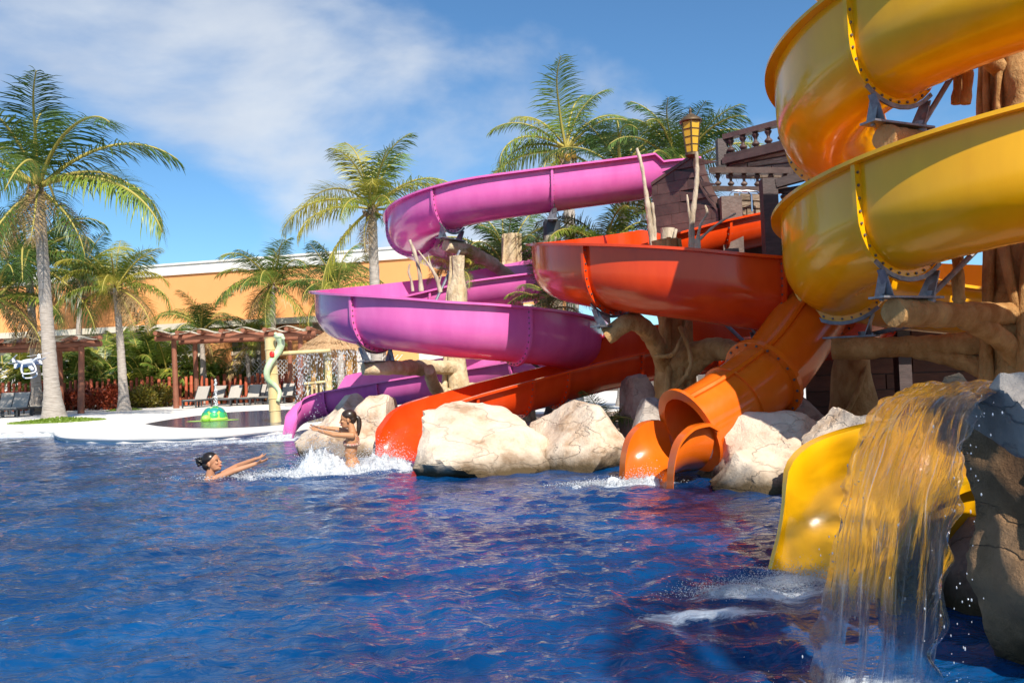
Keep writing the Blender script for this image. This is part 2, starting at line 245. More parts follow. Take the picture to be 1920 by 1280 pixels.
# ------------------------------------------------------------------ mesh helpers
ORIG = {}
def v3(p): return (float(p[0]), float(p[1]), float(p[2]))
class MB:
    def __init__(s): s.v = []; s.f = []; s.uv = None
    def add(s, vs, fs):
        o = len(s.v); s.v += [v3(p) for p in vs]; s.f += [tuple(i+o for i in f) for f in fs]; return s
    def hexa(s, b, t):
        "box from 4 bottom and 4 top corners"
        return s.add(list(b)+list(t), [(3, 2, 1, 0), (4, 5, 6, 7), (0, 1, 5, 4), (1, 2, 6, 5), (2, 3, 7, 6), (3, 0, 4, 7)])
    def box(s, c, size, rz=0, rot=None):
        hx, hy, hz = size[0]/2, size[1]/2, size[2]/2
        m = rot if rot is not None else Matrix.Rotation(rz, 3, 'Z'); c = Vector(c)
        q = [c + m @ Vector((x*hx, y*hy, z*hz)) for z in (-1, 1) for x, y in ((-1, -1), (1, -1), (1, 1), (-1, 1))]
        return s.hexa(q[:4], q[4:])
    def beam(s, a, b, w, h, upv=(0, 0, 1)):
        a = Vector(a); b = Vector(b); t = (b-a).normalized(); u = Vector(upv)
        sd = t.cross(u).normalized(); u = sd.cross(t).normalized()
        q = [p + sd*x*w/2 + u*y*h/2 for p in (a, b) for x, y in ((-1, -1), (1, -1), (1, 1), (-1, 1))]
        return s.hexa(q[:4], q[4:])
    def tube(s, pts, radii, n=10, jit=0., seed=0, cap=True, flat=1., ridge=0.):
        pts = [Vector(p) for p in pts]; m = len(pts)
        if not hasattr(radii, '__len__'): radii = [radii]*m
        T = [(pts[min(i+1, m-1)]-pts[max(i-1, 0)]).normalized() for i in range(m)]
        a = Vector((0, 0, 1)) if abs(T[0].z) < .9 else Vector((1, 0, 0))
        U = T[0].cross(a).normalized(); vs = []
        for i in range(m):
            U = (U - T[i]*U.dot(T[i])).normalized(); V = T[i].cross(U)
            for k in range(n):
                an = 2*PI*k/n; r = radii[i]
                if ridge: r *= 1+ridge*(math.sin(an*4+i*.11+seed)*.6+mnoise.noise(Vector((math.cos(an)*2.2+seed, math.sin(an)*2.2, i*.16)))*1.1)+.25*ridge*math.sin(i*1.25+.7*math.sin(an*2))
                q = pts[i] + (U*math.cos(an)*r + V*math.sin(an)*r*flat)
                if jit: q = q + (q-pts[i])*jit*mnoise.noise(Vector((q.x*3.1+seed, q.y*3.1, q.z*2.3)))
                vs.append(q)
        fs = [(i*n+k, i*n+(k+1) % n, (i+1)*n+(k+1) % n, (i+1)*n+k) for i in range(m-1) for k in range(n)]
        if cap: fs += [tuple(range(n-1, -1, -1)), tuple((m-1)*n+k for k in range(n))]
        return s.add(vs, fs)
    def lathe(s, base, prof, n=14, rz=0):
        b = Vector(base); vs = []; m = len(prof)
        for r, z in prof:
            for k in range(n): an = 2*PI*k/n+rz; vs.append((b.x+r*math.cos(an), b.y+r*math.sin(an), b.z+z))
        fs = [(i*n+k, i*n+(k+1) % n, (i+1)*n+(k+1) % n, (i+1)*n+k) for i in range(m-1) for k in range(n)]
        fs += [tuple(range(n-1, -1, -1)), tuple((m-1)*n+k for k in range(n))]
        return s.add(vs, fs)
    def ball(s, c, r, n=10, m=7, rot=None):
        if not hasattr(r, '__len__'): r = (r, r, r)
        c = Vector(c); vs = []; fs = []
        for i in range(m+1):
            a = PI*i/m
            for k in range(n):
                q = Vector((r[0]*math.sin(a)*math.cos(2*PI*k/n), r[1]*math.sin(a)*math.sin(2*PI*k/n), -r[2]*math.cos(a)))
                vs.append(c + (rot @ q if rot else q))
        for i in range(m):
            for k in range(n): fs.append((i*n+k, i*n+(k+1) % n, (i+1)*n+(k+1) % n, (i+1)*n+k))
        return s.add(vs, fs)
    def build(s, name, m, parent=None, smooth=35, merge=False):
        o = origin(parent); me = bpy.data.meshes.new(name)
        me.from_pydata([(x-o.x, y-o.y, z-o.z) for x, y, z in s.v], [], s.f)
        if merge:
            bm = bmesh.new(); bm.from_mesh(me); bmesh.ops.remove_doubles(bm, verts=bm.verts, dist=1e-4); bm.to_mesh(me); bm.free()
        if s.uv is not None:
            ul = me.uv_layers.new(name='UVMap')
            for l in me.loops: ul.data[l.index].uv = s.uv[l.vertex_index]
        if smooth:
            for p in me.polygons: p.use_smooth = True
            me.set_sharp_from_angle(angle=R(smooth))
        me.materials.append(M[m] if isinstance(m, str) else m); me.update()
        ob = bpy.data.objects.new(name, me); C.objects.link(ob)
        if parent is not None: ob.parent = parent
        ORIG[ob.name] = o; return ob
def origin(ob): return ORIG.get(ob.name, Vector((0, 0, 0))) if ob is not None else Vector((0, 0, 0))
def tag(o, label=None, cat=None, group=None, kind=None):
    if label: o['label'] = label
    if cat: o['category'] = cat
    if group: o['group'] = group
    if kind: o['kind'] = kind
    return o
def thing(name, label, cat, loc, group=None):
    o = bpy.data.objects.new(name, None); C.objects.link(o); o.location = loc; o.empty_display_size = .2
    ORIG[o.name] = Vector(loc); return tag(o, label, cat, group)
def struct(o): o['kind'] = 'structure'; return o
def catmull(pts, step=.06):
    "dense centripetal curve through rows (x,y,z,...extra)"
    P_ = np.array(pts, float); n = len(P_)
    Q = np.vstack([2*P_[0]-P_[1], P_, 2*P_[-1]-P_[-2]]); out = []
    for i in range(1, n):
        p0, p1, p2, p3 = Q[i-1], Q[i], Q[i+1], Q[i+2]
        t1 = max(np.linalg.norm((p1-p0)[:3]), 1e-6)**.5; t2 = t1+max(np.linalg.norm((p2-p1)[:3]), 1e-6)**.5; t3 = t2+max(np.linalg.norm((p3-p2)[:3]), 1e-6)**.5
        k = max(2, int(np.linalg.norm((p2-p1)[:3])/step))
        for j in range(k):
            t = t1+(t2-t1)*j/k
            A1 = (t1-t)/t1*p0+t/t1*p1; A2 = (t2-t)/(t2-t1)*p1+(t-t1)/(t2-t1)*p2; A3 = (t3-t)/(t3-t2)*p2+(t-t2)/(t3-t2)*p3
            B1 = (t2-t)/t2*A1+t/t2*A2; B2 = (t3-t)/(t3-t1)*A2+(t-t1)/(t3-t1)*A3
            c = (t2-t)/(t2-t1)*B1+(t-t1)/(t2-t1)*B2
            w = (t-t1)/(t2-t1); c[3:] = p1[3:]*(1-w)+p2[3:]*w
            out.append(c)
    out.append(P_[-1]); return np.array(out)
# ------------------------------------------------------------------ the setting: water, deck, ground
def build_water():
    nr, na = 620, 520
    r = np.exp(np.linspace(math.log(1.2), math.log(34), nr)); a = np.linspace(R(-58), R(58), na)
    rr, aa = np.meshgrid(r, a, indexing='ij'); x = rr*np.sin(aa); y = rr*np.cos(aa)
    z = np.zeros_like(x); g = np.random.default_rng(3)
    for i in range(64):
        lam = math.exp(g.uniform(math.log(.10), math.log(.75))); th = g.normal(1.75, .75); k = 2*PI/lam
        amp = .0125*lam**.9*g.uniform(.4, 1)*.40
        ph = k*(x*math.cos(th)+y*math.sin(th))+g.uniform(0, 6.3)+.5*np.sin(.9*x+.7*y+i)
        fade = np.clip(1.6-rr*.055/lam*.35, 0, 1)
        z += amp*fade*(np.sin(ph)+.3*np.sin(2*ph+.6))
    # wakes: rings where water and people stir the surface
    for (cx, cy, s, am) in ((1.15, 8.55, .9, .018), (1.2, 4.4, 1.0, .010), (-2.4, 11.1, 1.2, .02), (.95, 2.75, .6, .012)):
        d = np.hypot(x-cx, y-cy); z += am*np.exp(-(d/s)**2/1.6)*np.sin(d*17+np.sin(aa*23)*1.3)
    vs = np.stack([x, y, z], -1).reshape(-1, 3)
    i, j = np.meshgrid(np.arange(nr-1), np.arange(na-1), indexing='ij'); q = (i*na+j).ravel()
    fs = np.stack([q, q+na, q+na+1, q+1], 1)[:, ::-1]
    me = bpy.data.meshes.new('pool_water'); me.vertices.add(len(vs)); me.vertices.foreach_set('co', vs.ravel())
    me.loops.add(fs.size); me.loops.foreach_set('vertex_index', fs.ravel().astype(np.int32)); me.polygons.add(len(fs))
    me.polygons.foreach_set('loop_start', np.arange(0, fs.size, 4, dtype=np.int32)); me.polygons.foreach_set('loop_total', np.full(len(fs), 4, np.int32))
    me.polygons.foreach_set('use_smooth', np.ones(len(fs), bool)); me.update(calc_edges=True); me.validate()
    me.materials.append(M['water']); o = bpy.data.objects.new('pool_water', me); C.objects.link(o); struct(o)
    # calm water round the stretch in view
    b = MB(); b.add([(-60, -30, -.06), (40, -30, -.06), (40, 36, -.06), (-60, 36, -.06)], [(0, 1, 2, 3)]); struct(b.build('pool_basin', 'water', smooth=0))
build_water()
def slab(name, outline, z, depth, m):
    n = len(outline); b = MB()
    b.add([(p[0], p[1], z) for p in outline]+[(p[0], p[1], z-depth) for p in outline], [tuple(range(n))]+[(i, i+n, (i+1) % n+n, (i+1) % n) for i in range(n)])
    return struct(b.build(name, m, smooth=0))
DZ = .12
edge = [(-60, 20.2), (-30, 20.6)] + [tuple(W(px, py, DZ)[:2]) for px, py in ((0, 808), (40, 806), (80, 806), (100, 808), (108, 814), (125, 818), (170, 819.5), (230, 820), (300, 818.5), (380, 815.5), (440, 812), (500, 806), (540, 803))]
edge += [(-2.5, 20.6), (-1.2, 20.4), (1.5, 20.5), (4, 21), (40, 21)]
slab('pool_deck', edge+[(40, 47.5), (-60, 47.5)], DZ, .5, 'deck')
# pale coping strip with a rounded nose, 4 mm above the deck
cp = catmull([(p[0], p[1], 0) for p in edge[2:-4]], .25); b = MB()
b.tube([(p[0], p[1]+.02, DZ-.03) for p in cp], .05, 8); struct(b.build('pool_coping', 'deck'))
b = MB(); b.add([(-400, 47.5, .06), (400, 47.5, .06), (400, 900, .06), (-400, 900, .06)], [(0, 1, 2, 3)]); struct(b.build('garden_ground', 'soil', smooth=0))
# island of rockwork and sand the slides stand on
isl = [(-2.9, 13.2), (-2.2, 12.9), (-1.3, 13.2), (-.6, 11.6), (.5, 11.2), (1.5, 11.3), (2.1, 10.6), (2.2, 9.5), (2.7, 8.9), (3.4, 8.5), (4.0, 7.4), (4.0, 5.8), (3.4, 4.6), (2.5, 3.7), (2.3, 2.2), (2.6, .5), (14, .5), (24, 12), (24, 21.4), (-1.4, 20.8), (-2.2, 16)]
slab('island_ground', isl, .2, .6, 'ground')
# kids' pool let into the deck
kp = catmull([(*W(px, py, DZ)[:2], 0) for px, py in ((272, 794.5), (300, 799), (350, 802), (420, 802.5), (480, 800), (520, 797), (600, 790), (640, 776), (560, 767.5), (500, 769), (440, 772), (380, 778), (320, 786), (272, 794.5))], .3)
b = MB(); n = len(kp)-1; b.add([(p[0], p[1], DZ+.004) for p in kp[:-1]], [tuple(range(n))]); struct(b.build('wading_pool_water', 'tile_edge', smooth=0))

# ------------------------------------------------------------------ water slides
RT = .46
def profile(hl, hr, t=0., flare=.02, lip=.12, r=RT):
    "closed cross-section (side, up): right wall down through the bottom up to the left wall, then the outside back"
    inn = []
    for k in range(5): u = hr+(r-hr)*k/4; inn.append((r+flare*(u-r), u))
    for k in range(1, 16): a = -PI*k/16; inn.append((r*math.cos(a), r+r*math.sin(a)))
    for k in range(5): u = r+(hl-r)*k/4; inn.append((-r-flare*(u-r), u))
    t = .028; out = []
    for i, (s, u) in enumerate(inn):
        if u >= r: out.append((s+(t if s > 0 else -t), u-(.034 if i in (0, len(inn)-1) else 0)))
        else: out.append((s*(r+t)/r, r+(u-r)*(r+t)/r))
    sr, ur = inn[0]; sl_, ul = inn[-1]
    return inn + [(sl_-lip, ul), (sl_-lip, ul-.034)] + out[::-1] + [(sr+lip, ur-.034), (sr+lip, ur)], out
def frames(path, perp=False):
    X = path[:, :3]; T = np.gradient(X, axis=0); T /= np.linalg.norm(T, axis=1)[:, None]
    H = T.copy(); H[:, 2] = 0; H /= np.linalg.norm(H, axis=1)[:, None]
    S = np.cross(H, [0, 0, 1.]); U = np.cross(S, T) if perp else np.tile([0, 0, 1.], (len(X), 1)); return X, T, S, U
def flume(root, path, joints, m, flange=True, r=RT):
    "path rows: x,y,z(bottom),left wall height,right wall height; joints: fractions of the length"
    X, T, S, U = frames(path); n = len(path)
    arc = np.concatenate([[0], np.cumsum(np.linalg.norm(np.diff(X, axis=0), axis=1))]); arc /= arc[-1]
    cuts = [0]+[int(np.searchsorted(arc, j)) for j in joints]+[n-1]
    for a, b_ in zip(cuts[:-1], cuts[1:]):
        mb = MB(); k = 0; vs = []; fs = []
        for i in range(a, b_+1):
            pr, _ = profile(path[i, 3], path[i, 4], r=r, lip=.12-.085*min(1, max(0, (arc[i]-.975)/.015))); k = len(pr)
            vs += [X[i]+S[i]*s+U[i]*u for s, u in pr]
        q = b_-a
        for i in range(q):
            for j in range(k): fs.append((i*k+j, (i+1)*k+j, (i+1)*k+(j+1) % k, i*k+(j+1) % k))
        fs += [tuple(range(k)), tuple(q*k+j for j in range(k-1, -1, -1))]
        mb.add(vs, fs); mb.build('flume_section', m, root, 40)
    for c in cuts[1:-1]:
        bolts = MB(); mb = MB(); vs = []; _, out = profile(path[c, 3], path[c, 4], r=r)
        fr = []
        for i, (s, u) in enumerate(out):
            nx, ny = (math.copysign(1, s), 0) if u >= r else (s/(r+.028), (u-r)/(r+.028)); fr.append((s, u, nx, ny))
        k = len(fr)
        for dt, o in ((-.022, -.004), (-.022, .062), (.022, .062), (.022, -.004)):
            vs += [X[c]+T[c]*dt+S[c]*(s+nx*o)+U[c]*(u+ny*o) for s, u, nx, ny in fr]
        fs = []
        for e in range(4):
            for j in range(k-1): A = e*k+j; B = ((e+1) % 4)*k+j; fs.append((A, A+1, B+1, B))
        fs += [(0, k, 2*k, 3*k), (k-1, 4*k-1, 3*k-1, 2*k-1)]
        mb.add(vs, fs); fl = mb.build('joint_flange', m, root, 30)
        for j in range(1, k-1):
            s, u, nx, ny = fr[j]; p = X[c]+S[c]*(s+nx*.034)+U[c]*(u+ny*.034)
            bolts.tube([p-T[c]*.034, p+T[c]*.034], .0125, 6)
        tag(bolts.build('bolts', 'bolt', fl, 0), kind='stuff')
    return X, T, S, U, cuts
def cradle(root, X, T, S, U, c, drop=.26):
    "steel saddle under a joint: two curved ears, a cross plate and bolts"
    mb = MB(); p = Vector(X[c]); t = Vector(T[c]); s = Vector(S[c]); u = Vector(U[c])
    vs = []; fs = []; k = 9
    for dt in (-.045, -.03):
        for o in (RT+.092, RT+.13):
            for j in range(k):
                a = -PI/2+(j/(k-1)-.5)*1.5; vs.append(p+t*dt+s*(o*math.cos(a))+u*(RT+o*math.sin(a)))
    for e, (i0, i1) in enumerate(((0, 1), (1, 3), (3, 2), (2, 0))):
        for j in range(k-1): fs.append((i0*k+j, i0*k+j+1, i1*k+j+1, i1*k+j))
    mb.add(vs, fs)
    for q in (-1, 1):
        mb.beam(p+s*.33*q-u*.03-t*.04, p+s*.24*q-u*drop-t*.04, .012, .08, t)
        mb.beam(p+s*.30*q-u*.06-t*.04, p+s*.26*q-u*drop+t*.06, .10, .012, s)
    mb.beam(p-s*.36-u*drop, p+s*.36-u*drop, .17, .018, u)
    for q in (-.3, .3): mb.tube([p+s*q-u*(drop+.03), p+s*q-u*(drop-.03)], .018, 6)
    mb.build('support_bracket', 'steel', root, 30)
    return p-u*(drop+.01)
def helix(cx, cy, Rr, a0, a1, z0, z1, hl, hr, cw, n=None):
    n = n or max(3, int(abs(a1-a0)/15)+1); out = []
    for k in range(n):
        w = k/(n-1); a = R(a0+(a1-a0)*w)
        y = cy-Rr*math.cos(a) if cw else cy+Rr*math.cos(a)
        out.append((cx-Rr*math.sin(a), y, z0+(z1-z0)*w, hl, hr))
    return out
LO = .50; HI = .90; HP = .79; HR = .80
# purple: upper turn clockwise, lower turn the other way, run-out to the left
pp = [(3.5, 15.97, 4.52, LO, LO), (3.3, 15.95, 4.5, LO, LO), (2.75, 15.85, 4.44, LO, LO), (2.62, 15.83, 4.4, .68, LO), (1.0, 15.7, 4.2, .68, LO)]
pp += helix(0, 17.7, 2.0, 12, 180, 4.05, 3.42, .69, LO, True)
pp += [(1.5, 19.6, 3.25, .8, LO), (2.6, 19.0, 3.08, .8, LO), (3.0, 18.2, 2.96, .7, LO), (2.5, 17.4, 2.84, .6, .6), (1.6, 17.15, 2.76, LO, .8), (.62, 17.08, 2.66, LO, HI)]
pp += helix(-.9, 15, 2.0, 0, 90, 2.5, 1.97, LO, HP, False)[:-1]+helix(-.9, 15, 2.0, 90, 180, 1.97, 1.48, LO, HP, False)[:-1]+helix(-.9, 15, 2.0, 180, 270, 1.48, 1.16, LO, HP, False)
pp += [(.8, 16.3, 1.0, LO, HP), (-.2, 17.2, .88, LO, HP), (-1.6, 17.7, .74, LO, .84), (-3.0, 18.1, .57, LO, .84), (-3.75, 18.25, .47, LO, .8), (-3.95, 18.28, .44, LO, LO), (-4.25, 18.3, .38, LO, LO), (-4.5, 18.28, .30, .48, .48), (-4.68, 18.22, .12, .47, .47), (-4.78, 18.17, -.16, .47, .47), (-4.84, 18.14, -.52, .47, .47)]
purple = thing('water_slide', 'open purple fibreglass water slide winding down in two loops', 'water slide', (-1, 15, .2))
Ppath = catmull(pp); PX = flume(purple, Ppath, (.075, .13, .185, .24, .30, .36, .41, .465, .53, .59, .645, .71, .77, .83, .875, .92, .955), 'purple')
# red orange
rp = [(5.0, 14.7, 3.34, LO, LO), (4.3, 14.55, 3.24, LO, LO), (3.5, 14.4, 3.08, LO, LO), (2.9, 14.32, 2.93, LO, .55)]
rp += helix(2.83, 12.3, 2.0, 12, 90, 2.80, 2.25, LO, HR, False)[:-1]+helix(2.83, 12.3, 2.0, 90, 180, 2.25, 1.65, LO, HR, False)[:-1]+helix(2.83, 12.3, 2.0, 180, 270, 1.65, 1.28, LO, HR, False)
rp += [(4.58, 13.4, 1.2, LO, HR), (3.75, 14.1, 1.12, LO, HI), (2.6, 14.2, 1.05, LO, HI), (1.75, 13.95, .92, LO, .88), (1.55, 13.88, .89, LO, .56), (1.2, 13.75, .82, LO, .56), (-.38, 13.05, .47, LO, .58), (-1.05, 12.72, .31, LO, .56), (-1.36, 12.48, .24, .48, .5), (-1.52, 12.31, .07, .47, .47), (-1.60, 12.20, -.2, .47, .47), (-1.64, 12.14, -.54, .47, .47)]
red = thing('water_slide', 'open red orange water slide with one bowl turn behind the girl', 'water slide', (2.78, 12.3, .2))
Rpath = catmull(rp); RX = flume(red, Rpath, (.07, .155, .24, .335, .43, .53, .63, .70, .775, .84, .87, .915), 'red')
# yellow: nearly two clockwise turns, then the run-out
yp = helix(5.25, 8.2, 2.0, -780, -450, 7.3, 4.125, HI, LO, True)[:-1]+helix(5.25, 8.2, 2.0, -450, 255, 4.125, 1.18, HI, LO, True)
yp += [(7.1, 7.2, 1.02, HI, LO), (6.6, 6.2, .86, .85, LO), (5.5, 5.6, .66, .7, .6), (4.2, 5.25, .42, LO, .66), (3.2, 4.9, .28, LO, .64), (2.55, 4.68, .19, LO, .64), (2.1, 4.57, .13, .48, .64), (1.82, 4.50, .05, .47, .64), (1.68, 4.46, -.08, .47, .63), (1.60, 4.44, -.36, .47, .54), (1.57, 4.43, -.64, .47, .5)]
yellow = thing('water_slide', 'huge yellow spiral water slide on the right above the waterfall rock', 'water slide', (5.25, 8.2, .2))
Ypath = catmull(yp)
def frac_at(path, deg_list):
    "fractions of the arc where the helix angle passes the given degrees"
    arc = np.concatenate([[0], np.cumsum(np.linalg.norm(np.diff(path[:, :3], axis=0), axis=1))]); arc /= arc[-1]
    ang = np.unwrap(np.arctan2(5.25-path[:, 0], 8.2-path[:, 1])); ang = np.degrees(ang-ang[0])-780
    return [float(arc[np.argmin(np.abs(ang-d)[:int(len(ang)*.82)])]) for d in deg_list]
YX = flume(yellow, Ypath, frac_at(Ypath, (-740, -655, -570, -480, -372, -294, -232, -170, -110, -12, 66, 128, 190, 240))+[.86, .93], 'yellow')

# orange tube
def tube_slide():
    root = thing('water_slide', 'orange closed tube water slide ending in a round mouth with scoop', 'water slide', (2.4, 9.3, .2))
    ctr = [(P(1293, 806, 9.0)), (P(1345, 775, 9.15)), (P(1400, 735, 9.35)), (P(1452, 688, 9.6)), (P(1540, 560, 10.2)), (P(1612, 440, 10.9)), (P(1680, 350, 11.6))]
    path = catmull([(*p, 0) for p in ctr], .05)[:, :3]; X, T, S, U = frames(np.hstack([path, np.zeros((len(path), 2))]), True)
    n = len(X); r = .40; arc = np.concatenate([[0], np.cumsum(np.linalg.norm(np.diff(X, axis=0), axis=1))])
    js = [0, int(np.searchsorted(arc, .62)), int(np.searchsorted(arc, 1.12)), int(np.searchsorted(arc, 2.5)), n-1]; K = 40
    bolts = MB()
    for a, b_ in zip(js[:-1], js[1:]):
        mb = MB(); vs = []; fs = []
        for rr in (r, r-.03):
            for i in range(a, b_+1):
                vs += [X[i]+S[i]*rr*math.cos(2*PI*k/K)+U[i]*rr*math.sin(2*PI*k/K) for k in range(K)]
        q = b_-a+1
        for h in range(2):
            for i in range(q-1):
                for k in range(K):
                    f = (h*q*K+i*K+k, h*q*K+i*K+(k+1) % K, h*q*K+(i+1)*K+(k+1) % K, h*q*K+(i+1)*K+k); fs.append(f if h == 0 else f[::-1])
        for e in (0, q-1):
            for k in range(K): fs.append((e*K+k, e*K+(k+1) % K, q*K+e*K+(k+1) % K, q*K+e*K+k))
        mb.add(vs, fs); mb.build('tube_section', 'orange', root, 40)
        # seam ribs along the side of a section
        for an in (R(62), R(242)):
            rb = MB(); rb.tube([X[i]+S[i]*(r+.012)*math.cos(an)+U[i]*(r+.012)*math.sin(an) for i in range(a, b_+1, 2)], .032, 6); rb.build('seam_rib', 'orange', root)
    for c, w, o in ((0, .02, .075), (js[1], .014, .03), (js[2], .03, .085), (js[3], .03, .085)):
        mb = MB(); vs = []; fs = []
        for dt, rr in ((-w, r-.028), (-w, r+o), (w, r+o), (w, r-.028)):
            vs += [X[c]+T[c]*dt+(S[c]*math.cos(2*PI*k/K)+U[c]*math.sin(2*PI*k/K))*rr for k in range(K)]
        for e in range(4):
            for k in range(K): fs.append((e*K+k, e*K+(k+1) % K, ((e+1) % 4)*K+(k+1) % K, ((e+1) % 4)*K+k))
        mb.add(vs, fs); mb.build('joint_flange', 'orange', root, 30)
        if o > .05 and c:
            for k in range(0, K, 2):
                p = X[c]+(S[c]*math.cos(2*PI*k/K)+U[c]*math.sin(2*PI*k/K))*(r+.05); bolts.tube([p-T[c]*.045, p+T[c]*.045], .014, 6)
    tag(bolts.build('bolts', 'bolt', root, 0), kind='stuff')
    # run-out scoop: the lower half carries on and dips into the water
    d0 = -Vector(T[0]); d0.z = 0; d0.normalize(); p0 = Vector(X[0]); b0 = p0.z-r
    sp = []
    for k, (f, z, h) in enumerate(((.0, b0, .44), (.12, b0-.0, .50), (.3, b0-.03, .5), (.46, b0-.13, .47), (.54, b0-.3, .45), (.58, b0-.56, .42))):
        sp.append((p0.x+d0.x*f, p0.y+d0.y*f, z, h, h))
    pth = catmull(sp, .03); flume(root, pth, (), 'orange', r=.40)
    return root
orange = tube_slide()
# ------------------------------------------------------------------ pirate ship behind the slides
def plank_wall(root, bl, br, tr, tl, rows, lens, m, thick=.035, gap=.012, seed=0, name='plank', backm='wood_dark'):
    "rows of staggered boards on a quad, each board its own part, standing proud of a backing"
    g = random.Random(seed); bl, br, tr, tl = map(Vector, (bl, br, tr, tl)); n = (br-bl).cross(tl-bl).normalized()
    if n.y > 0 and abs(n.y) > .2: n = -n
    q = lambda u, v: (bl*(1-u)+br*u)*(1-v)+(tl*(1-u)+tr*u)*v
    b = MB(); b.hexa([q(0, 0)-n*.06, q(1, 0)-n*.06, q(1, 0), q(0, 0)], [q(0, 1)-n*.06, q(1, 1)-n*.06, q(1, 1), q(0, 1)]); b.build('backing', backm, root, 0)
    h = (tl-bl).length; w = (br-bl).length; gv = gap/h; gu = gap/w
    for r in range(rows):
        u = -g.uniform(0, lens)/w
        while u < 1:
            u1 = u+lens/w*g.uniform(.8, 1.2); a, c = max(0, u), min(1, u1)
            if c-a > .02:
                v0, v1 = r/rows+gv/2, (r+1)/rows-gv/2; a += gu/2; c -= gu/2; t = thick*g.uniform(.8, 1.15); e = n*.004
                mb = MB(); ins = .12/rows*.5
                mb.hexa([q(a, v0)+e, q(c, v0)+e, q(c, v1)+e, q(a, v1)+e], [q(a+gu*.4, v0+gv*.4)+n*t, q(c-gu*.4, v0+gv*.4)+n*t, q(c-gu*.4, v1-gv*.4)+n*t, q(a+gu*.4, v1-gv*.4)+n*t])
                mb.build(name, m, root, 0)
            u = u1
BAL = [(.055, 0), (.055, .05), (.03, .07), (.03, .09), (.052, .12), (.075, .2), (.078, .27), (.06, .34), (.036, .42), (.03, .5), (.034, .6), (.05, .7), (.068, .8), (.07, .86), (.045, .92), (.03, .93), (.055, .95), (.055, 1.0)]
def balustrade(root, a, b_, h, count, m='wood_rail', mb_='wood_rail', rail=(.13, .075), base=True, skip=()):
    a = Vector(a); b_ = Vector(b_)
    r = MB(); r.beam(a+Vector((0, 0, h)), b_+Vector((0, 0, h)), *rail); r.build('top_rail', m, root, 0)
    if base: r = MB(); r.beam(a+Vector((0, 0, .035)), b_+Vector((0, 0, .035)), rail[0]*.9, .07); r.build('bottom_rail', m, root, 0)
    hh = h-.07-rail[1]/2
    for k in range(count):
        p = a.lerp(b_, (k+.5)/count)+Vector((0, 0, .068)); s = hh
        mb = MB(); mb.lathe(p, [(x*1.2*min(1.3, hh/.36), z*s) for x, z in BAL], 12); mb.build('baluster', mb_, root, 50)
